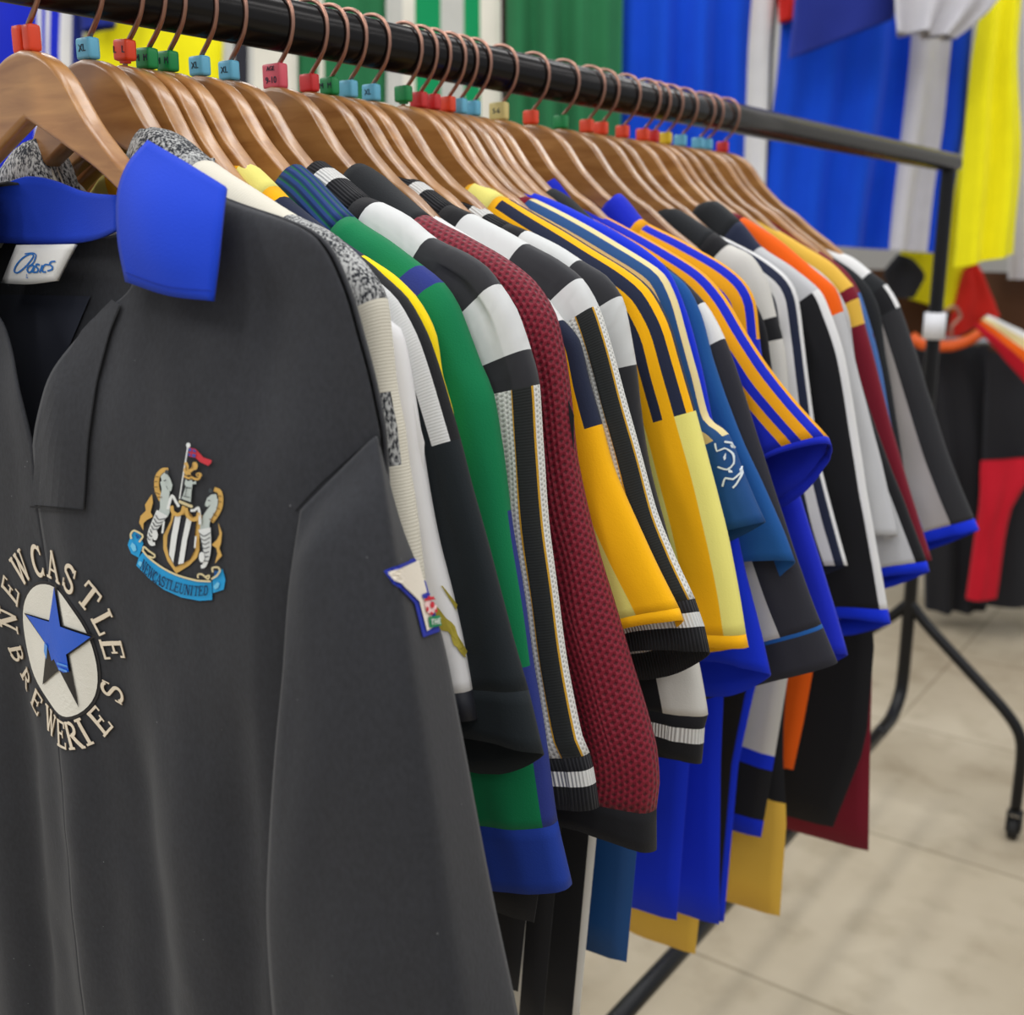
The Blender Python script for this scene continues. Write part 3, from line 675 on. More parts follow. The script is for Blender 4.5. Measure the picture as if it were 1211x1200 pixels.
vedge = [on_y(a, b, Y0-y_) for a, b, y_ in [(150,206,.008),(146,240,.015),(144,290,.022),(143,338,.027),(112,368,.03),(90,392,.031),(70,428,.033),(58,462,.034),(50,495,.035),(45,527,.036)]]
ve, _ = catmull(vedge, .006)
left_c = [tuple(p) for p in ve]+[(XC, z) for z in (-.34, -.45, -.6, ZB)]
left_c[len(ve)-1] = (XC, ve[-1][1])
nr_ = len(RP)
top_c = [tuple(p) for p in RP if p[0] <= .238 and p[1] > -.17]
tip = top_c[-1]
side_c = [tip]+[tuple(p) for p in RP[len(top_c):]]+[s_ for s_ in SIDE[1:]]
GR = coons(top_c, [(XC, ZB), (SIDE[-1][0], ZB)], left_c, side_c, 70, 150)
CH = C['charcoal']
front = grid_mesh('front_panel', GR, FY, CH, SH)
GL = [[Vector((2*XC-p[0], p[1])) for p in r] for r in GR]
frontl = grid_mesh('front_panel', GL, lambda x, z: FY(x, z), CH, SH, flip=True)
# back of the shirt, seen inside through the open neck
NK = on_y(137, 232, Y0+.01); ZN = on_y(60, 212, Y0+.012)[1]
def BY(x, z):
    d = zr(x)-z; e = (xr(z)-(abs(x-XC)+XC))/.06
    return Y0+.001+(.0245+.002*sm(d/.1))*math.sqrt(max(0, min(1, e)))+.003*noise.noise((x*9, z*6, 5))*sm(d/.08)
nx0 = RZ[0][0]
bt = [(XC*2-p[0], p[1]) for p in RP if p[0] <= .238 and p[1] > -.17][::-1]
neck = [(nx0+(XC*2-2*nx0)*k/12, RZ[0][1]-.034*math.sin(PI*k/12)) for k in range(1, 12)][::-1]
bt = bt+neck+top_c
lside = [(2*XC-a, b) for a, b in side_c]
GB = coons(bt, [(2*XC-SIDE[-1][0], ZB), (SIDE[-1][0], ZB)], lside, side_c, 90, 110)
zl = on_y(50, 349, Y0+.018)[1]
back = grid_mesh('back_panel', GB, BY, CH, SH, flip=True)

# sleeve with a pressed fold: inner edge, fold, outer back edge, inner back edge
def rail_(pp, ys):
    return [Vector((on_y(a, b, y)[0], y, H+on_y(a, b, y)[1])) for (a, b), y in zip(pp, ys)]
A_ = rail_([(351,606),(339,700),(331,800),(321,900),(314,1000),(311,1090),(318,1200),(332,1310),(346,1420)], [Y0-.030, Y0-.040, Y0-.050, Y0-.056, Y0-.060, Y0-.063, Y0-.063, Y0-.06, Y0-.058])
A_[0].y = FY(A_[0].x, A_[0].z-H)-.0015
B_ = rail_([(444,515),(457,600),(471,700),(485,800),(500,900),(515,1000),(528,1100),(541,1200),(566,1420)], [Y0-.006, Y0-.020, Y0-.028, Y0-.034, Y0-.036, Y0-.037, Y0-.038, Y0-.038, Y0-.036])
C_ = rail_([(448,522),(473,615),(499,680),(524,750),(547,860),(567,965),(588,1070),(616,1200),(660,1420)], [Y0+.002, Y0+.010, Y0+.015, Y0+.018, Y0+.019, Y0+.019, Y0+.019, Y0+.019, Y0+.019])
D_ = [Vector((a.x+.012, Y0-.004, a.z)) for a in A_]
def dens(P_, n):
    out = []
    for k in range(n+1):
        q = k/n*(len(P_)-1); i = min(int(q), len(P_)-2); t = q-i
        p0 = P_[i-1] if i else P_[0]*2-P_[1]; p1 = P_[i]; p2 = P_[i+1]; p3 = P_[i+2] if i+2 < len(P_) else P_[-1]*2-P_[-2]
        out.append(p1*(2*t**3-3*t*t+1)+(p2-p0)*.5*(t**3-2*t*t+t)+p2*(-2*t**3+3*t*t)+(p3-p1)*.5*(t**3-t*t))
    return out
N_ = 90
rails = [dens(r, N_) for r in (A_, B_, C_, D_)]
V = []; UV = []; per = [14, 8, 12, 6]; nc = sum(per)
for i in range(N_+1):
    ring = []
    for s_, m_ in enumerate(per):
        a, b = rails[s_][i], rails[(s_+1) % 4][i]
        for k in range(m_):
            t = k/m_; p = a.lerp(b, t); g = sm(i/10)
            if s_ == 0: p.y -= .010*math.sin(PI*t)*g+.004*noise.noise((t*4, i*.05, 2))*g*math.sin(PI*t)
            if s_ == 2: p.y += .006*math.sin(PI*t)*g
            ring.append(p)
    for _ in range(2):
        ring = [ring[j]*.8+(ring[j-1]+ring[(j+1) % nc])*.1 for j in range(nc)]
    V += ring; UV += [(j*.01, i*.008) for j in range(nc)]
F = [(i*nc+j, i*nc+(j+1) % nc, (i+1)*nc+(j+1) % nc, (i+1)*nc+j) for i in range(N_) for j in range(nc)]
sleeve = mesh_obj('sleeve', V, F, [CH], None, SH, UV, solid=.0012)
cuffring = V[-nc:]
mesh_obj('cuff', cuffring+[v+Vector((.006, 0, -.06)) for v in cuffring], [(j, (j+1) % nc, nc+(j+1) % nc, nc+j) for j in range(nc)], [C['blue']], None, SH, solid=.002)
mesh_obj('sleeve', [Vector((2*XC-v.x, v.y, v.z)) for v in V], [f[::-1] for f in F], [CH], None, SH, UV, solid=.0012)

# -------- decoration laid on the cloth
def bvh(objs):
    vs = []; fs = []
    for o in objs:
        b = len(vs); vs += [v.co.copy() for v in o.data.vertices]; fs += [tuple(b+i for i in p.vertices) for p in o.data.polygons]
    return BVHTree.FromPolygons(vs, fs)
BF = bvh([front, frontl]); BS = bvh([sleeve]); BB = bvh([back])
def hit_px(B, px, py, eps):
    r = ray(px, py).normalized(); h, n, _, d = B.ray_cast(CAM, r)
    if B is BF and (h is None or (h-CAM).length < .3 or h.x < -.35 or (px > 30 and py < 530 and h.x < XC)): 
        y_ = Y0-.03
        for _k in range(4): h = CAM+r*((y_-CAM.y)/r.y); y_ = min(Y0-.016, FY(max(h.x, XC+.002), h.z-H))
        h = CAM+r*((y_-CAM.y)/r.y); n = Vector((0, -1, 0))
    if h is None: h, n, _, d = B.find_nearest(CAM+r*((Y0-CAM.y)/r.y))
    if n.dot(r) > 0: n = -n
    return h+n*eps
def hit_xz(B, x, z, eps):
    r = Vector((0, 1, 0)); h, n, _, d = B.ray_cast(Vector((x, Y0-.4, H+z)), r)
    if h is None: h, n, _, d = B.find_nearest(Vector((x, Y0-.03, H+z)))
    if n.dot(r) > 0: n = -n
    return h+n*eps
def patch(name, polys, m, parent, B, eps=.0016, seg=7, space='px', smooth=True, **k):
    """flat outlines laid on a cloth surface; polys: list of outlines"""
    bm = bmesh.new()
    for pl in polys:
        vs = [bm.verts.new((p[0], p[1], 0)) for p in pl]
        try: bm.faces.new(vs)
        except ValueError: pass
    bm.normal_update(); bmesh.ops.triangulate(bm, faces=bm.faces[:])
    for _ in range(3):
        es = [e for e in bm.edges if e.calc_length() > seg]
        if not es: break
        bmesh.ops.subdivide_edges(bm, edges=es, cuts=1); bmesh.ops.triangulate(bm, faces=[f for f in bm.faces if len(f.verts) > 3])
    fn = hit_px if space == 'px' else hit_xz
    for v in bm.verts: v.co = fn(B, v.co.x, v.co.y, eps)
    me = bpy.data.meshes.new(name); bm.normal_update()
    bm.to_mesh(me); bm.free(); me.materials.append(m)
    o = bpy.data.objects.new(name, me); COL.objects.link(o); o.parent = parent
    rt = parent
    while rt.parent: rt = rt.parent
    o.matrix_parent_inverse = Matrix.Translation(-Vector(rt.location)) if parent == rt else Matrix.Identity(4)
    return tag(o, **k)
def stroke(pts, w, closed=False):
    pts = [Vector(p) for p in pts]; n = len(pts); out = []
    ws = w if isinstance(w, (list, tuple)) else [w]*n
    Lf = []; Rg = []
    for i, p in enumerate(pts):
        t = pts[min(i+1, n-1)]-pts[max(i-1, 0)]; t.normalize(); nn = Vector((-t[1], t[0]))*ws[i]/2
        Lf.append(p+nn); Rg.append(p-nn)
    for i in range(n-1): out.append([tuple(Lf[i]), tuple(Lf[i+1]), tuple(Rg[i+1]), tuple(Rg[i])])
    return out
def smooth_line(P_, step=3): return [tuple(p) for p in catmull(P_, step)[0]]
def arc(cx_, cy_, rx, ry, a0, a1, n=12): return [(cx_+rx*math.cos(math.radians(a0+(a1-a0)*k/n)), cy_+ry*math.sin(math.radians(a0+(a1-a0)*k/n))) for k in range(n+1)]
# serif alphabet in a unit box (x right, y up)
B_W = .17; S_W = .09
def ser(x, y, w=.34): return [[(x-w/2, y-S_W/2), (x+w/2, y-S_W/2), (x+w/2, y+S_W/2), (x-w/2, y+S_W/2)]]
GL_ = {
 'N': stroke([(.14, 0), (.14, 1)], .11)+stroke([(.14, 1), (.72, 0)], .19)+stroke([(.72, 0), (.72, 1)], .11)+ser(.14, .04)+ser(.12, .96)+ser(.72, .96),
 'E': stroke([(.2, 0), (.2, 1)], B_W)+ser(.2, .04)+stroke([(.1, .95), (.74, .95)], .09)+stroke([(.1, .05), (.78, .05)], .09)+stroke([(.2, .52), (.56, .52)], .09)+stroke([(.72, .99), (.72, .76)], .08)+stroke([(.76, .01), (.76, .26)], .08)+stroke([(.56, .38), (.56, .66)], .07),
 'W': stroke([(.1, 1), (.34, 0)], .17)+stroke([(.34, 0), (.52, .8)], .1)+stroke([(.5, 1), (.74, 0)], .17)+stroke([(.74, 0), (.98, 1)], .1)+ser(.1, .96, .3)+ser(.52, .96, .24)+ser(.96, .96, .26),
 'C': stroke(arc(.44, .5, .33, .46, 40, 320, 20), [.1+.09*math.sin(PI*k/20) for k in range(21)])+stroke([(.7, .98), (.72, .68)], .08)+stroke([(.7, .02), (.72, .28)], .07),
 'A': stroke([(.08, 0), (.42, 1)], .1)+stroke([(.4, 1), (.78, 0)], .19)+stroke([(.2, .33), (.62, .33)], .08)+ser(.1, .04, .3)+ser(.76, .04, .34),
 'S': stroke(arc(.4, .74, .25, .22, 30, 200, 12)+arc(.42, .27, .28, .24, 60, -160, 14), .14)+stroke([(.66, .98), (.68, .68)], .07)+stroke([(.12, .02), (.1, .34)], .07),
 'T': stroke([(.42, 0), (.42, 1)], B_W)+ser(.42, .04, .38)+stroke([(.04, .94), (.8, .94)], .1)+stroke([(.07, .98), (.05, .68)], .08)+stroke([(.77, .98), (.79, .68)], .08),
 'L': stroke([(.2, 0), (.2, 1)], B_W)+ser(.2, .96)+stroke([(.06, .05), (.74, .05)], .09)+stroke([(.72, .01), (.73, .3)], .08),
 'B': stroke([(.2, 0), (.2, 1)], B_W)+stroke([(.08, .95), (.4, .95)], .08)+stroke([(.08, .05), (.4, .05)], .08)+stroke([(.2, .52), (.42, .52)], .08)+stroke(arc(.38, .74, .25, .21, 90, -90, 10), .13)+stroke(arc(.4, .28, .3, .23, 90, -90, 10), .14),
 'R': stroke([(.2, 0), (.2, 1)], B_W)+ser(.2, .04)+stroke([(.08, .95), (.4, .95)], .08)+stroke([(.2, .5), (.42, .5)], .08)+stroke(arc(.38, .73, .26, .22, 90, -90, 10), .14)+stroke([(.4, .5), (.78, .04)], .17)+ser(.8, .04, .2),
 'I': stroke([(.3, 0), (.3, 1)], B_W)+ser(.3, .04, .38)+ser(.3, .96, .38),
 'U': stroke([(.16, 1), (.16, .3)], .16)+stroke(arc(.42, .3, .26, .26, 180, 360, 12), .12)+stroke([(.68, .3), (.68, 1)], .09)+ser(.16, .96, .32)+ser(.68, .96, .28),
 'D': stroke([(.2, 0), (.2, 1)], B_W)+stroke([(.08, .95), (.36, .95)], .08)+stroke([(.08, .05), (.36, .05)], .08)+stroke(arc(.36, .5, .36, .45, 90, -90, 14), .15)}
GW = dict(N=.86, E=.84, W=1.05, C=.8, A=.84, S=.78, T=.84, L=.8, B=.78, R=.86, I=.58, U=.84, D=.8)
def glyph(ch, c, up, h, wsc=1.0):
    """letter centred at c; up = unit vector of its top"""
    up = Vector(up).normalized(); rt = Vector((up[1], -up[0])); w0_ = GW[ch]
    return [[tuple(Vector(c)+rt*((x-w0_/2)*h*wsc)+up*((y-.5)*h)) for x, y in pl] for pl in GL_[ch]]

CREAM = mat('cream_embroidery', (228, 214, 192), 'satin', .5); SHINY = mat('blue_star_vinyl', (18, 88, 205), 'paint', .28)
INKB = mat('black_vinyl', (20, 20, 26), 'paint', .35); DISC = mat('pearl_fabric', (226, 222, 210), 'cotton')
lc = on_y(74, 765, Y0-.035); LC = Vector((lc[0], lc[1]))
BD = patch('star_badge', [[tuple(LC+Vector((.0445*math.cos(2*PI*k/48)+.0015, .0455*math.sin(2*PI*k/48)))) for k in range(48)]], mat('badge_edge', (40, 38, 40), 'paint', .6), SH, BF, .0014, .006, 'xz', label='round cream badge with a blue star')
patch('disc', [[tuple(LC+Vector((.0425*math.cos(2*PI*k/48)+.0015, .0435*math.sin(2*PI*k/48)))) for k in range(48)]], DISC, BD, BF, .0020, .006, 'xz')
def c7(P_): return [(x/5, 640+y/5) for x, y in P_]
star_ = [(352,232),(395,490),(585,552),(428,665),(485,975),(375,755),(275,840),(300,610),(165,415),(315,460)]
def expand(P_, f):
    cx_ = sum(p[0] for p in P_)/len(P_); cy_ = sum(p[1] for p in P_)/len(P_); return [(cx_+(x-cx_)*f, cy_+(y-cy_)*f) for x, y in P_]
patch('star_outline', [c7(star_)], INKB, BD, BF, .0028, 6)
bl = [(352,262),(388,497),(562,554),(420,660),(436,762),(405,768),(378,752),(352,690),(338,700),(322,640),(306,604),(185,424),(322,468)]
patch('star', [c7(bl)], SHINY, BD, BF, .0036, 6)
patch('brush_marks', [c7(q) for q in ([(296,640),(300,590),(318,610),(312,690)], [(372,705),(430,722),(432,735),(374,718)], [(380,735),(430,752),(428,765),(384,748)])], mat('pale_blue_ink', (90, 150, 225), 'paint', .5), BD, BF, .0042, 6)
ring = [('N',174,.0605),('E',150,.0585),('W',124.5,.0585),('C',101,.058),('A',82,.058),('S',62,.0605),('T',44.5,.063),('L',28,.0625),('E',12,.061)]
low_ = [('B',-163,.061),('R',-145.5,.060),('E',-126.5,.0575),('W',-105,.0565),('E',-86.5,.057),('R',-73,.0565),('I',-62.5,.056),('E',-45,.056),('S',-18,.056)]
LT = empty('badge_lettering', (0, 0, 0)); LT.parent = SH; LT.matrix_parent_inverse = Matrix.Translation(-Vector(SH.location)); LT['label'] = 'cream embroidered words around the star badge'
for grp, out in ((ring, 1), (low_, -1)):
    for ch, a, r in grp:
        d_ = Vector((math.cos(math.radians(a)), math.sin(math.radians(a))))
        m_ = glyph(ch, LC+d_*r, d_*out, .0205 if out > 0 else .0185, .82 if out > 0 else .86)
        patch('letter', m_, mat('cream_thread_edge', (150, 128, 100), 'satin', .6), LT, BF, .0013, .006, 'xz')
        o = patch('letter', [[(x+.0004, z+.0005) for x, z in pl] for pl in m_], CREAM, LT, BF, .0021, .006, 'xz')

# -------- club crest
def c6(P_): return [(140+x/5.713, 510+y/5.714) for x, y in P_]
CR = empty('club_crest', (0, 0, 0)); CR.parent = SH; CR.matrix_parent_inverse = Matrix.Translation(-Vector(SH.location)); CR['label'] = 'embroidered club crest with two seahorses, striped shield and blue ribbon'
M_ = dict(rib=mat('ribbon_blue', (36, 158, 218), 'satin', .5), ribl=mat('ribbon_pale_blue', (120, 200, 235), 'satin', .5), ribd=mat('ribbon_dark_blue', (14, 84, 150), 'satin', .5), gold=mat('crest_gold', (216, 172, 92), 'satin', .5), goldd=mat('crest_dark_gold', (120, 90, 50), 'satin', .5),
 grey=mat('crest_grey', (196, 205, 200), 'satin', .5), line=mat('crest_line', (70, 76, 80), 'satin', .6), wh=mat('crest_white', (230, 232, 230), 'satin', .5), bk=mat('crest_black', (38, 38, 46), 'satin', .6), red=mat('crest_red', (205, 56, 66), 'satin', .5), flagb=mat('crest_flag_blue', (70, 80, 160), 'satin', .5), ink=mat('crest_navy_ink', (18, 40, 78), 'satin', .6), edge=mat('crest_cream_edge', (222, 206, 160), 'satin', .5))
def cp(nm, polys, m, lv, par=None): return patch(nm, [c6(p) for p in polys], M_[m], par or CR, BF, .0008+.0006*lv, 8)
sl = smooth_line
RB = cp('ribbon', [[(140,850),(180,795),(220,838),(270,877),(330,918),(400,953),(470,978),(560,1000),(652,1003),(655,1145),(560,1152),(440,1130),(320,1078),(220,1000),(125,905)]], 'bk', 0)
cp('ribbon_face', [[(150,850),(185,803),(220,846),(270,885),(330,926),(400,961),(470,986),(560,1007),(645,1010),(648,1134),(560,1140),(440,1118),(320,1066),(220,990),(135,903)]], 'rib', 1, RB)
for q_ in ([(76,765),(95,705),(125,668),(158,690),(182,755),(150,850),(100,822)], [(650,985),(690,935),(718,925),(737,1000),(725,1064),(652,1088)]): cp('ribbon_tail', [q_], 'rib', 1)
cp('ribbon_pale_patches', [[(100,770),(112,745),(136,765),(140,800),(120,808)], [(662,1040),(690,1010),(705,1020),(695,1050),(672,1062)], [(150,890),(160,870),(180,880),(170,912)]], 'ribl', 2)  # paler blue patches embroidered on the ribbon and its tails
cp('ribbon_dark_patches', [[(138,690),(150,688),(168,708),(150,722)], [(672,940),(690,932),(696,955),(678,965)]], 'ribd', 3)  # small dark blue patches embroidered on the ribbon tails
cp('ribbon_edge', stroke(sl([(185,795),(225,842),(275,882),(335,922),(405,957),(475,981),(560,1001),(650,1005)], 14), 13)+stroke(sl([(112,720),(108,690),(128,664),(160,676),(190,700),(165,742)], 10), 13)+stroke(sl([(190,800),(196,772),(230,800),(272,830),(262,848),(225,835)], 10), 12)+stroke(sl([(655,990),(690,968),(712,935),(700,912),(662,915),(665,945)], 10), 12)+stroke(sl([(565,985),(562,962),(590,958),(632,990),(640,965),(610,978)], 10), 11), 'edge', 3)
word = 'NEWCASTLEUNITED'
base = sl([(172,916),(220,968),(285,1020),(370,1060),(460,1088),(550,1100),(640,1094)], 4)
Lb = [0]
for a, b in zip(base, base[1:]): Lb.append(Lb[-1]+math.dist(a, b))
wid = [GW[c_] for c_ in word]; wid[9] += .12; tot = sum(wid); acc = 0; WD = []
for c_, w_ in zip(word, wid):
    s_ = (acc+w_/2)/tot*Lb[-1]*.985; acc += w_
    j = max(i for i in range(len(Lb)) if Lb[i] <= s_); j = min(j, len(base)-2)
    p = Vector(base[j]); t = (Vector(base[j+1])-p).normalized(); up = Vector((.16, -1)).lerp(Vector((t[1], -t[0])), .35).normalized()
    h = 68; rt = t; w1 = Lb[-1]/tot*1.0
    for pl in GL_[c_]: WD.append([tuple(p+rt*((x-GW[c_]/2)*w1)+up*((y)*h-4)) for x, y in pl])
cp('ribbon_wording', WD, 'ink', 3, RB)
SD = cp('shield', [[(378,525),(430,560),(480,520),(520,575),(582,560),(562,700),(562,800),(545,850),(495,900),(405,958),(345,870),(318,790),(318,700),(368,600)]], 'gold', 1)
cp('shield_field', [[(398,560),(470,560),(545,606),(536,700),(534,800),(500,862),(404,912),(362,838),(348,770),(352,700),(384,610)]], 'bk', 2, SD)
cp('shield_stripes', [[(410,560),(450,562),(424,700),(398,884),(370,826),(382,710)], [(487,578),(523,596),(490,730),(466,885),(430,892),(455,730)]], 'wh', 3, SD)
cp('shield_scroll', stroke(sl([(392,496),(400,540),(430,556),(462,540),(476,496)], 8), 24)+stroke(sl([(490,508),(500,560),(532,588),(565,580),(575,540)], 8), 24), 'gold', 4, SD)
cp('shield_crown', [arc(450+k*15, 468+k*6, 11, 11, 0, 330, 9) for k in range(6)], 'edge', 4, SD)
cp('castle', [[(452,448),(516,472),(520,410),(528,352),(552,352),(550,330),(530,340),(520,322),(498,334),(482,318),(474,350),(484,368),(466,420)]], 'grey', 3)
cp('castle_lines', stroke([(470,430),(515,440)], 5)+stroke([(482,372),(524,378)], 6)+stroke([(494,376),(484,436)], 4), 'line', 4)
cp('flag_pole', stroke([(498,90),(440,450)], 9)+[arc(498, 94, 15, 17, 0, 330, 11)], 'wh', 3)
FG = cp('flag', [[(504,108),(548,120),(575,148),(600,176),(655,194),(650,215),(630,230),(580,208),(550,180),(500,168)]], 'red', 3)
cp('flag_corner', [[(506,112),(528,118),(524,136),(504,132)], [(536,120),(552,126),(558,142),(534,138)], [(503,148),(520,150),(518,166),(502,164)], [(530,150),(556,156),(550,176),(528,170)]], 'flagb', 4, FG)
cp('gold_lion', stroke(sl([(486,208),(498,240),(486,268),(498,284),(520,280)], 8), 22)+stroke(sl([(512,268),(534,250),(548,210)], 8), [20, 24, 28, 30, 24, 16, 10, 10][:len(sl([(512,268),(534,250),(548,210)], 8))] if False else 22)+[arc(548, 232, 20, 28, 0, 330, 10), arc(575, 290, 20, 16, 0, 330, 10), arc(492, 262, 18, 26, 0, 330, 10)]+stroke(sl([(520,300),(545,316),(572,318),(590,290)], 8), 14)+stroke(sl([(476,296),(500,310),(520,312)], 8), 14), 'gold', 4)
cp('gold_lion_lines', stroke([(492,228),(500,262)], 5)+stroke([(540,220),(536,250)], 5)+stroke([(505,288),(540,300)], 5)+[arc(575, 290, 8, 6, 0, 330, 8)], 'goldd', 5)
def vs_(w0_, w1_, P_, st=9):
    L_ = sl(P_, st); n = len(L_); return stroke(L_, [w0_+(w1_-w0_)*k/(n-1) for k in range(n)])
# left seahorse
cp('seahorse_mane', vs_(30, 36, [(352,258),(312,262),(280,300),(272,350),(278,400),(305,462)]), 'gold', 1)
SHl = cp('seahorse', [[(306,300),(330,276),(352,286),(372,318),(386,362),(376,400),(364,398),(350,366),(332,358),(318,350)]]+vs_(48, 74, [(325,330),(340,390),(332,450),(335,520),(318,560)]), 'grey', 2)
cp('seahorse_tail', vs_(84, 22, [(322,545),(285,610),(252,670),(238,718),(250,752),(274,752)]), 'wh', 3, SHl)
cp('seahorse_rings', [q for k in range(7) for q in stroke(sl([(282-k*9,556+k*24),(306-k*12,588+k*22),(352-k*17,580+k*24)], 8), 6)], 'line', 4, SHl)
cp('seahorse_face', [arc(360, 270, 13, 16, 0, 330, 9)]+stroke([(338,330),(356,324)], 7)+stroke([(356,362),(366,384)], 4), 'line', 4, SHl)
cp('seahorse_mane_lines', [q for a, b in (((272,300),(300,305)), ((262,335),(290,335)), ((262,370),(292,372)), ((268,405),(305,420)), ((285,440),(322,440))) for q in stroke([a, b], 6)], 'goldd', 3)
cp('seahorse_leg', stroke(sl([(366,520),(378,470),(396,428),(420,465),(442,502)], 10), 19)+stroke([(340,600),(330,680)], 14)+[arc(280, 692, 20, 36, 0, 330, 10)], 'wh', 4, SHl)
cp('seahorse_fin', [[(246,420),(254,475),(238,540),(254,572),(214,592),(190,615),(187,664),(160,612),(170,566),(206,530),(200,490)]], 'gold', 2)
# right seahorse
cp('seahorse_mane', vs_(30, 36, [(660,388),(694,404),(706,450),(700,510),(672,565),(640,606)]), 'gold', 1)
SHr = cp('seahorse', [[(606,482),(618,448),(645,424),(680,420),(690,470),(664,492),(640,490),(622,506),(606,500)]]+vs_(44, 66, [(672,450),(660,510),(622,570),(605,620),(605,660)]), 'grey', 2)
cp('seahorse_tail', vs_(84, 22, [(608,650),(618,710),(626,780),(622,850),(606,900),(584,908)]), 'wh', 3, SHr)
cp('seahorse_rings', [q for k in range(7) for q in stroke(sl([(580+k*3,680+k*30),(612+k*2,700+k*28),(655-k*2,676+k*32)], 8), 6)], 'line', 4, SHr)
cp('seahorse_face', [arc(652, 395, 12, 16, 0, 330, 9)]+stroke([(636,458),(652,464)], 7)+stroke([(608,494),(622,492)], 4), 'line', 4, SHr)
cp('seahorse_mane_lines', [q for a, b in (((690,430),(722,436)), ((694,470),(722,474)), ((688,510),(712,522)), ((665,550),(690,568)), ((640,585),(668,602))) for q in stroke([a, b], 6)], 'goldd', 3)
cp('seahorse_leg', stroke(sl([(584,620),(582,560),(572,508),(545,525),(520,526)], 10), 18)+[arc(596, 842, 20, 36, 0, 330, 10)]+stroke([(556,700),(548,780)], 12), 'wh', 4, SHr)
cp('seahorse_fin', [[(694,612),(720,682),(714,748),(702,786),(720,834),(672,888),(690,822),(682,784),(650,762),(686,728),(704,690)]], 'gold', 2)

patch('lining_panel', [[(-60,349),(20,348),(110,350),(80,420),(55,540),(20,560),(-60,480)]], C['navlin'], SH, BB, .002, 24)
# -------- placket, collar, neck label, sleeve patch
seam = C['black']
patch('placket', [[(136,354),(121,369),(100,392),(78,430),(62,468),(52,502),(46,530),(41,596),(102,601),(108,520),(118,452),(134,392),(147,362)]], CH, SH, BF, .0022, 14)
patch('placket_stitching', stroke([(41,598),(103,602)], 2.2)+stroke(sl([(103,602),(109,520),(119,452),(135,392),(147,362)], 20), 1.6), seam, SH, BF, .003, 14)
patch('armhole_seam_shadow', stroke(sl([(444,516),(410,545),(378,574),(351,604)], 12), 2.2), seam, SH, BF, .0012, 14)  # black line along the armhole seam, its shadow painted on the cloth
def fy_flap(x, z): return 0
def flap(pts, ysf, m, name, nu=16, nv=16, mirror=False):
    """pts: corner lists top, bottom, left, right as (px, py, y)"""
    def cv(P_):
        out = [Vector((on_y(a, b, Y0+y)[0], Y0+y, H+on_y(a, b, Y0+y)[1])) for a, b, y in P_]
        return dens(out, 20)
    t_, b_, l_, r_ = [cv(p) for p in pts]
    def at(P_, t):
        q = t*(len(P_)-1); i = min(int(q), len(P_)-2); return P_[i].lerp(P_[i+1], q-i)
    V = []; UV = []
    for j in range(nv+1):
        v = j/nv
        for i in range(nu+1):
            u = i/nu
            p = at(t_, u)*(1-v)+at(b_, u)*v+at(l_, v)*(1-u)+at(r_, v)*u-(t_[0]*(1-u)*(1-v)+t_[-1]*u*(1-v)+b_[0]*(1-u)*v+b_[-1]*u*v)
            p.y -= .007*math.sin(PI*u)*math.sin(PI*v)*ysf
            V.append(p); UV.append((u*.1, v*.1))
    F = [(j*(nu+1)+i, (j+1)*(nu+1)+i, (j+1)*(nu+1)+i+1, j*(nu+1)+i+1) for j in range(nv) for i in range(nu)]
    o = mesh_obj(name, V, F, [m], None, SH, UV, solid=.0022)
    if mirror: mesh_obj(name, [Vector((2*XC-v.x, v.y, v.z)) for v in V], [f[::-1] for f in F], [m], None, SH, UV, solid=.0022)
    return o
fl = flap([[(176,167,-.006),(215,190,-.010),(268,222,-.014)], [(150,333,-.034),(200,349,-.037),(252,356,-.036)], [(176,167,-.006),(152,195,-.016),(140,232,-.024),(141,285,-.031),(150,333,-.034)], [(268,222,-.014),(263,262,-.026),(258,310,-.033),(252,356,-.036)]], 1, C['blue'], 'collar', mirror=True)
BFl = bvh([fl])
patch('collar_stitching', stroke(sl([(152,322),(200,338),(253,344)], 10), 1.1), C['bluedk'], fl, BFl, .0018, 10)
flap([[(-90,215,.000),(-40,214,.002),(0,218,.005),(30,209,.009),(62,213,.014),(100,227,.015),(142,231,.004)], [(-90,290,.010),(-40,289,.015),(0,287,.016),(40,289,.016),(80,289,.016),(115,283,.014),(140,272,.004)], [(-90,215,.000),(-92,250,.006),(-90,290,.010)], [(142,231,.004),(142,252,.003),(140,272,.004)]], -.3, C['blue'], 'collar_band', 30, 8)
NLm = mat('white_label', (228, 226, 222), 'satin', .6)
nl = flap([[(21,290,.010),(55,290,.010),(90,289,.010)], [(3,335,.006),(36,336,.006),(68,332,.006)], [(21,290,.010),(12,312,.008),(3,335,.006)], [(90,289,.010),(79,310,.008),(68,332,.006)]], .3, NLm, 'neck_label', 8, 6)
BN = bvh([nl]); LB = mat('label_blue_ink', (30, 110, 190), 'paint', .6)
def c8(P_): return [(x/4.037, 140+y/4.037) for x, y in P_]
patch('label_logo', [c8(p) for p in
  stroke(sl([(84,738),(78,728),(90,700),(120,668),(158,650),(170,660),(150,690),(118,722),(92,738),(84,736)], 9), 7)+stroke(sl([(128,650),(165,646),(182,656),(170,690),(150,706)], 9), 6)
  +stroke(sl([(172,702),(150,706),(140,722),(148,736),(162,728),(174,704),(166,736)], 8), 8)                    # a
  +stroke(sl([(200,700),(184,698),(180,708),(192,718),(188,732),(170,734)], 8), 8)                              # s
  +stroke([(212,700),(200,736)], 8)                                                                            # i
  +stroke(sl([(244,700),(226,698),(212,716),(214,732),(230,732)], 8), 8)                                        # c
  +stroke(sl([(274,684),(254,686),(246,698),(260,708),(256,722),(236,728)], 8), 8)], LB, nl, BN, .0016, 6)
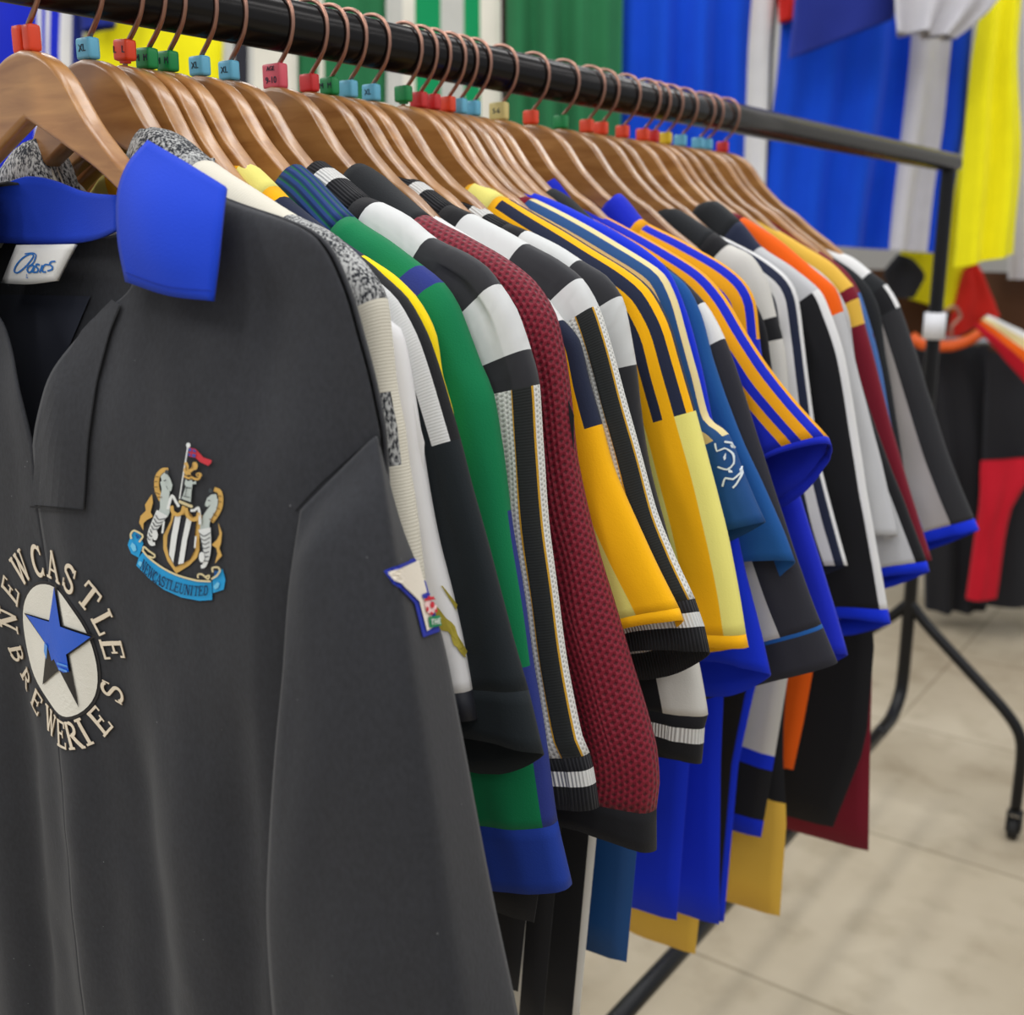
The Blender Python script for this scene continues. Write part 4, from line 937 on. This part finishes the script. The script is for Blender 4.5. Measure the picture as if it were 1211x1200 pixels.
patch('label_size', [c8(p) for p in stroke([(139,742),(137,760),(146,760)], 3)], LB, nl, BN, .0018, 6)
# sleeve patch
SP = patch('sleeve_patch', [[(454,675),(492,659),(500,688),(517,747),(497,754),(487,714),(470,696)]], mat('patch_blue', (30, 48, 160), 'satin', .6), SH, BS, .0016, 8, label='white league patch with a red football')
patch('patch_field', [[(459,677),(490,664),(497,690),(501,705),(498,708),(510,741),(500,747),(491,712),(474,695)]], mat('patch_white', (226, 216, 200), 'cotton'), SP, BS, .0024, 8)
patch('patch_strip', [[(499,702),(506,701),(507,706),(500,708)]], MATS['patch_blue'], SP, BS, .0030, 8)
patch('football', [arc(503.5, 717.5, 7, 10.5, 0, 345, 20)], mat('patch_pink', (236, 200, 196), 'satin', .6), SP, BS, .0030, 8)
patch('football_panels', [arc(504, 717, 2.6, 4, 0, 330, 8), arc(500, 708.5, 2, 2, 0, 330, 6), arc(507.5, 709, 1.8, 2.4, 0, 330, 6), arc(498, 722, 1.6, 3, 0, 330, 6), arc(503, 727, 2.4, 1.7, 0, 330, 6), arc(508.5, 724, 1.6, 2.4, 0, 330, 6)], mat('patch_red', (196, 30, 50), 'satin', .6), SP, BS, .0036, 8)
PG = patch('patch_green', [[(500,731),(514,729),(516,741),(502,743.5)]], mat('patch_green_ink', (20, 128, 80), 'satin', .6), SP, BS, .0030, 8)
def gp(ch, x, y, w, h): return [[(x+(a)*w, y-(b)*h-a*w*.12) for a, b in pl] for pl in {'T': stroke([(.4, 0), (.4, 1)], .2)+stroke([(0, .92), (.8, .92)], .16), 'H': stroke([(.1, 0), (.1, 1)], .2)+stroke([(.7, 0), (.7, 1)], .2)+stroke([(.1, .5), (.7, .5)], .16), 'E': stroke([(.1, 0), (.1, 1)], .2)+stroke([(0, .92), (.7, .92)], .15)+stroke([(0, .5), (.6, .5)], .15)+stroke([(0, .08), (.7, .08)], .15)}[ch]]
patch('patch_wording', gp('T', 502.3, 740.5, 4.4, 6.5)+gp('H', 506.6, 740, 4.2, 6.5)+gp('E', 511, 739.3, 4.2, 6.5), mat('patch_pale_ink', (230, 230, 225), 'satin', .6), SP, BS, .0036, 8)

# gold leaping animal on the white satin sleeve and the crest outline on the petrol sleeve
g3s = [c_ for c_ in g3.children if c_.name.startswith('sleeve')][0]; B3 = bvh([g3s])
GT = mat('gold_embroidery', (176, 160, 62), 'satin', .45, .3)
def c9(P_): return [(420+x/3, 500+y/3) for x, y in P_]
def patch_on(root, nm, polys, m, B, eps, **k):
    return patch(nm, polys, m, root, B, eps, 8, **k)
patch_on(g3, 'leaping_animal', [c9(p) for p in [[(290,645),(300,660),(322,690),(350,722),(358,762),(352,766),(330,738),(300,730),(290,705)], [(350,660),(358,632),(370,624),(374,636),(364,656),(352,668)]]+stroke(sl([(345,735),(355,775),(372,805),(392,828),(398,842)], 8), 17)], GT, B3, .0018, label='gold embroidered leaping animal')
pt_ = [o for o in bpy.data.objects if o.type == 'EMPTY' and o.get('label', '').startswith('petrol')][0]
ps = [c_ for c_ in pt_.children if c_.name.startswith('sleeve')][0]; BP = bvh([ps])
def c10(P_): return [(600+x/3, 250+y/3) for x, y in P_]
patch_on(pt_, 'crest_outline', [c10(p) for p in stroke(sl([(768,818),(800,828),(826,870),(832,915),(815,962),(800,980)], 12), 7)+stroke(sl([(738,822),(745,850),(770,840),(795,860),(800,895),(780,915),(748,905)], 12), 6)+stroke(sl([(765,975),(775,945),(800,950),(826,925)], 12), 7)], mat('crest_outline_white', (214, 222, 226), 'satin', .5), BP, .0018)
# ------------------------------------------------------------ the room
bm = bmesh.new(); add_box(bm, (0, 3, -.05), (14, 14, .1)); bm_obj('floor', bm, mat('floor_screed', kind='floor'), smooth=False, kind='structure')
WALLP = mat('wall_paint', (196, 194, 190), 'paint', .9)
def fp(r_, f_, z): p = CAM + RT*r_ + FWH*f_; return Vector((p.x, p.y, z))
c = fp(0, 4.75, 1.5); bm = bmesh.new(); add_box(bm, c, (9, .1, 3.2), YAW); bm_obj('wall_back', bm, WALLP, smooth=False, kind='structure')
# ------------------------------------------------------------ clothes rack
RK = empty('clothes_rack', (0, 1.28, 0), label='black steel clothes rack with tubular rail carrying all the shirts', cat='clothes rack')
YE, YN = 2.445, .12
bm = bmesh.new(); add_tube(bm, [(0, YN-.02, H), (0, YE+.03, H)], .019, 32); bm_obj('rail', bm, mat('black_gloss_tube', (30, 28, 28), 'paint', .22, .6), RK)
for y, s in ((YE, -1), (YN, 1)):
    bm = bmesh.new(); k, _ = catmull([(H-.004, y), (1.0, y), (.6, y), (.34, y), (.275, y+s*.015), (.24, y+s*.07), (.235, y+s*.16)], .02)
    add_tube(bm, [(0, b, a) for a, b in k], .0145, 20); bm_obj('post', bm, BLACKM, RK)
    for sx in (1, -1):
        k, _ = catmull([(0, .50), (.04, .455), (.13, .375), (.22, .295), (.255, .25), (.266, .2), (.267, .07)], .015)
        bm = bmesh.new(); add_tube(bm, [(sx*a, y, b) for a, b in k], .0125, 16); lg = bm_obj('leg', bm, BLACKM, RK)
        bm = bmesh.new()
        bmesh.ops.create_cone(bm, cap_ends=True, segments=24, radius1=.024, radius2=.024, depth=.02, matrix=Matrix.Translation((sx*.267, y, .024)) @ Matrix.Rotation(PI/2, 4, 'Y'))
        add_box(bm, (sx*.267-.014, y, .04), (.003, .026, .045)); add_box(bm, (sx*.267+.014, y, .04), (.003, .026, .045)); add_box(bm, (sx*.267, y, .062), (.031, .026, .006))
        bm_obj('caster', bm, RUBBER, lg)
bm = bmesh.new(); add_tube(bm, [(0, YN+.15, .235), (0, YE-.15, .235)], .0145, 20); bm_obj('bottom_bar', bm, BLACKM, RK)
bm = bmesh.new(); add_tube(bm, [(0, YE, H-.305), (0, YE, H-.36)], .0225, 20); bm_obj('collar_clamp', bm, mat('white_plastic', (225, 225, 230), 'paint', .4), RK, label='white plastic clamp on the far post')

# ------------------------------------------------------------ hanging stock on the display wall
def cloth(name, label, cat, D, L, Rr, cols=((1, 'blue'),), rows=None, depth=.07, nf=5, amp=.03, seed=0, group=None, wob=.3, nm=None):
    """a garment hanging on the display wall, folded front and back; L / Rr are its left and right edges from top to bottom"""
    lp, _ = catmull([((on_d(x, y, D)-CAM).dot(RT), on_d(x, y, D).z) for x, y in L], .06)
    rp, _ = catmull([((on_d(x, y, D)-CAM).dot(RT), on_d(x, y, D).z) for x, y in Rr], .06)
    n = max(len(lp), len(rp), 8)
    def rs(p, t): 
        q = t*(len(p)-1); i = min(int(q), len(p)-2); return p[i].lerp(p[i+1], q-i)
    us = sorted({round(k/40, 4) for k in range(41)} | {round(c[0], 4) for c in cols if c[0] < 1})
    V = []; UV = []; nu = len(us)
    for side in (-1, 1):
        for i in range(n):
            t = i/(n-1); a = rs(lp, t); b = rs(rp, t)
            for u in us:
                p = a.lerp(b, u); e = math.sqrt(max(0, 1-abs(2*u-1)**4))
                f = amp*(math.sin(u*nf*2*PI+seed+wob*math.sin(t*3+seed))+.5*math.sin(u*nf*4.7+seed*2+t))*(.4+.6*t)*e
                f += .012*noise.noise((u*3+seed, t*4, seed))
                q = CAM+RT*p[0]+FWH*(D+side*depth/2*e*min(1, .3+t*4)+f); V.append((q.x, q.y, p[1])); UV.append((p[0], p[1]))
    F = []; MI = []; ml = []; off = n*nu
    def mt(uc, i):
        m = cols[-1][1]
        for c_, x in cols:
            if uc < c_: m = x; break
        if rows and i/(n-1) >= rows[0]: m = rows[1]
        if m not in ml: ml.append(m)
        return ml.index(m)
    for s in (0, 1):
        for i in range(n-1):
            for j in range(nu-1):
                a = s*off+i*nu+j; f = (a, a+nu, a+nu+1, a+1); F.append(f if not s else f[::-1]); MI.append(mt((us[j]+us[j+1])/2, i))
    for i in range(n-1):
        for j in (0, nu-1): F.append((i*nu+j, (i+1)*nu+j, off+(i+1)*nu+j, off+i*nu+j)); MI.append(mt(us[j], i))
    o = mesh_obj(name, V, F, [C[m] if m in C else MATS[m] for m in ml], MI, None, UV)
    if label: tag(o, label, cat, group)
    return o
for k_, v_ in dict(cobalt=(6, 72, 205), cobalt2=(4, 60, 185), forest=(40, 112, 70), lemon=(246, 236, 20), lemon2=(235, 226, 20), emerald=(8, 140, 85), stone=(190, 190, 184), navyk=(30, 44, 130), wine=(84, 34, 48), redk=(200, 36, 26), silver=(196, 194, 200), scarlet=(190, 20, 40), soot=(34, 34, 38), brown=(84, 54, 34), ivory=(222, 218, 205)).items():
    C[k_] = mat(k_+'_cloth', v_, 'cotton')
G = 'sportswear hanging on the display wall'
cloth('football_shirt', 'royal blue jersey at the far left, dark blue beside white stripes', 'sportswear', 3.35, [(-30,-90),(-30,230)], [(98,-90),(98,60),(92,230)], ((.62,'rbs'),(.66,'white'),(.7,'rbs'),(.74,'white'),(.83,'rbs'),(.93,'white'),(1,'navyk')), amp=.006, nf=2, group=G)
cloth('football_shirt', 'bright yellow jersey hanging behind the rail at upper left', 'sportswear', 3.4, [(100,-90),(106,30),(40,150),(96,300)], [(262,-90),(268,40),(262,150),(258,300)], ((1,'lemon'),), amp=.012, nf=2.5, seed=2, group=G)
cloth('football_shirt', 'navy jersey with its sleeve above the yellow jersey', 'sportswear', 3.3, [(94,-100),(97,10),(98,38)], [(150,-100),(138,5),(135,30)], ((1,'navyk'),), amp=.004, nf=1, seed=3, group=G)
cloth('football_shirt', 'pale stone and grey striped jersey behind the pink clip', 'sportswear', 3.4, [(262,-90),(262,300)], [(352,-90),(352,300)], ((.2,'stone'),(.38,'dgrey'),(.45,'stone'),(1,'ivory')), amp=.01, nf=2, seed=4, group=G)
cloth('track_trousers', 'dark green trousers between the pale striped jersey and the green hooped one', 'sportswear', 3.45, [(350,-90),(352,300)], [(458,-90),(462,300)], ((.25,'forest'),(.32,'ivory'),(.6,'forest'),(1,'forest')), amp=.015, nf=3, seed=5, group=G)
cloth('football_shirt', 'emerald green and off white hooped jersey behind the middle of the rail', 'sportswear', 3.4, [(456,-90),(458,300)], [(592,-90),(594,300)], ((.15,'stone'),(.26,'ivory'),(.48,'emerald'),(.55,'stone'),(.68,'stone'),(.82,'emerald'),(1,'ivory')), amp=.01, nf=2, seed=6, group=G)
cloth('football_shirt', 'narrow dark wine jersey left of the green trousers', 'sportswear', 3.5, [(580,-90),(582,300)], [(606,-90),(606,300)], ((1,'wine'),), amp=.004, nf=1, seed=7, group=G)
cloth('track_trousers', 'wide forest green trousers hanging in soft folds', 'sportswear', 3.42, [(598,-90),(600,300)], [(738,-90),(732,300)], ((1,'forest'),), amp=.03, nf=4, seed=8, group=G)
cloth('track_trousers', 'cobalt blue trousers with a white side stripe, left pair', 'sportswear', 3.5, [(730,-90),(724,320)], [(930,-90),(915,60),(905,320)], ((.83,'cobalt'),(.97,'white'),(1,'soot')), amp=.03, nf=4.5, seed=9, group=G)
cloth('track_trousers', 'cobalt blue trousers with a white side stripe, right pair ending above the black post', 'sportswear', 3.5, [(925,-90),(922,60),(905,190),(900,285)], [(1160,-90),(1148,60),(1140,150),(1118,300)], ((.66,'cobalt'),(.88,'silver'),(1,'cobalt2')), rows=(.965, 'navyk'), amp=.034, nf=4.5, seed=10, group=G)
cloth('football_shirt', 'dark blue jersey bunched over the right cobalt trousers', 'sportswear', 3.28, [(945,-80),(938,20),(932,70)], [(1065,-80),(1062,0),(1056,22)], ((1,'navyk'),), rows=(.86, 'dnavy'), amp=.015, nf=1.5, seed=11, group=G)
cloth('football_shirt', 'crumpled pale grey jersey at the top right beside yellow trousers', 'sportswear', 3.2, [(1055,-80),(1058,0),(1062,38)], [(1185,-80),(1182,0),(1130,46)], ((1,'silver'),), amp=.03, nf=2.5, seed=12, group=G)
cloth('bag', 'red item at the top between the blue trousers', 'bag', 3.45, [(918,-60),(922,26)], [(950,-60),(942,22)], ((1,'redk'),), amp=.003, nf=1, seed=13)
cloth('track_trousers', 'bright yellow trousers hanging at the right edge of the display wall', 'sportswear', 3.45, [(1180,-90),(1150,70),(1138,200),(1128,316)], [(1215,-90),(1204,60),(1207,200),(1198,300)], ((.3,'lemon'),(1,'lemon')), amp=.016, nf=2.2, seed=14, group=G)
cloth('football_shirt', 'darker yellow garment half behind the black post', 'sportswear', 3.75, [(1068,200),(1064,350)], [(1162,200),(1150,375)], ((1,'lemon2'),), amp=.01, nf=2, seed=15, group=G)
cloth('football_shirt', 'pale garment at the extreme right beyond the yellow trousers', 'sportswear', 3.8, [(1196,-90),(1192,330)], [(1300,-90),(1300,330)], ((1,'silver'),), amp=.01, nf=2, seed=16, group=G)
# lower tier
cloth('football_shirt', 'red shirt shoulder just right of the far post', 'sportswear', 3.7, [(1140,318),(1118,400)], [(1156,312),(1182,372)], ((1,'redk'),), amp=.01, nf=1, seed=17, group=G)
cloth('football_shirt', 'black garment bunched behind the farthest shirt', 'sportswear', 3.6, [(1062,300),(1044,322),(1058,352)], [(1080,306),(1095,325),(1080,352)], ((1,'soot'),), amp=.006, nf=1, seed=21, group=G)
cloth('shelf_stock', 'brown boxes of stock behind the lower rail at right edge', 'stock', 3.95, [(1000,318),(1000,500)], [(1320,325),(1320,500)], ((1,'brown'),), depth=.2, amp=.004, nf=1, seed=18)
cloth('football_shirt', 'black garment hanging low under the orange hanger', 'sportswear', 3.6, [(1082,405),(1090,560),(1095,720)], [(1168,402),(1190,560),(1165,718)], ((1,'soot'),), rows=(.955,'scarlet'), amp=.015, nf=3, seed=19, depth=.1, group=G)
cloth('football_shirt', 'black garment with scarlet side panel hanging low at the right edge', 'sportswear', 3.5, [(1165,412),(1162,560),(1148,712)], [(1290,460),(1290,560),(1290,712)], ((.25,'soot'),(1,'soot')), rows=(.97,'lemon2'), amp=.012, nf=2, seed=20, depth=.1, group=G)
cloth('football_shirt', 'scarlet sleeve hanging low at the right edge of the picture', 'sportswear', 3.38, [(1160,545),(1158,600),(1143,708)], [(1240,540),(1196,600),(1178,706)], ((1,'scarlet'),), amp=.006, nf=1, seed=22, depth=.05, group=G)
for i_, (cc, dx) in enumerate((('ctan', 0), ('orange', 10), ('scarlet', 18))): pass
cloth('striped_scarf', 'scarf striped cream orange and red lying on the low black garment', 'scarf', 3.36, [(1152,385),(1215,455)], [(1168,372),(1240,405)], ((.3,'scarlet'),(.55,'orange'),(.8,'ctan'),(1,'white')), amp=.002, nf=1, seed=23, depth=.04)
# orange hanger
oh = empty('orange_hanger', tuple(on_d(1125, 400, 3.6)), label='orange plastic hanger behind the far post', cat='hanger')
bm = bmesh.new(); k, _ = catmull([(1078,398),(1090,407),(1125,409),(1150,400),(1166,388)], 12)
add_tube(bm, [on_d(a, b, 3.48) for a, b in k], .017, 12); bm_obj('hanger_bar', bm, mat('orange_plastic', (225, 92, 20), 'paint', .4), oh)
bm = bmesh.new(); k, _ = catmull([(1125,400),(1126,385),(1136,375),(1128,362),(1116,370)], 6); add_tube(bm, [on_d(a, b, 3.48) for a, b in k], .006, 8); bm_obj('hook', bm, COPPER, oh)
# display rails on the wall
STEEL = mat('chrome_tube', (200, 200, 205), 'paint', .25, 1)
for z, lab in ((2.28, 'upper chrome display rail carrying the wall stock'), (.985, 'lower chrome display rail carrying the low black garments')):
    e_ = empty('display_rail', tuple(fp(0, 3.6, z)), label=lab, cat='rail')
    bm = bmesh.new(); add_tube(bm, [fp(-2.4, 3.5, z), fp(2.4, 3.5, z)], .016, 16); bm_obj('rail', bm, STEEL, e_)
    for r_ in (-2.2, -.7, .8, 2.2):
        bm = bmesh.new(); add_tube(bm, [fp(r_, 3.5, z), fp(r_, 4.7, z)], .012, 12); bm_obj('bracket', bm, STEEL, e_)

# ------------------------------------------------------------ light
W = bpy.data.worlds.new('World'); bpy.context.scene.world = W; W.use_nodes = True
W.node_tree.nodes['Background'].inputs[0].default_value = (.93, .96, 1, 1); W.node_tree.nodes['Background'].inputs[1].default_value = .55
def area(loc, size, sy, e, col=(1, .99, .97), rz=0):
    l = bpy.data.lights.new('ceiling_light', 'AREA'); l.shape = 'RECTANGLE'; l.size = size; l.size_y = sy; l.energy = e; l.color = col
    o = bpy.data.objects.new('ceiling_light', l); COL.objects.link(o); o.location = loc; o.rotation_euler = (0, 0, rz); return o
for i_ in range(5):
    for j_ in range(4): area((-2.3+i_*1.25, -1.3+j_*1.5, 2.95), .3, 1.2, 8.5*(.65 if i_ > 2 else 1)*(1.7 if j_ == 0 else 1))
# ------------------------------------------------------------ camera
cd = bpy.data.cameras.new('camera'); cam = bpy.data.objects.new('camera', cd); COL.objects.link(cam)
cam.location = CAM; R_ = Matrix((RT, UP, -FW)).transposed(); cam.rotation_euler = R_.to_euler()
cd.sensor_fit = 'HORIZONTAL'; cd.sensor_width = 36; cd.lens = F_PX/1211*36; cd.clip_start = .02
cd.dof.use_dof = True; cd.dof.focus_distance = .73; cd.dof.aperture_fstop = 7.0; cd.dof.aperture_blades = 0
s = bpy.context.scene; s.camera = cam
s.view_settings.view_transform = 'Standard'; s.view_settings.look = 'None'; s.view_settings.gamma = 1; s.view_settings.exposure = 0.0
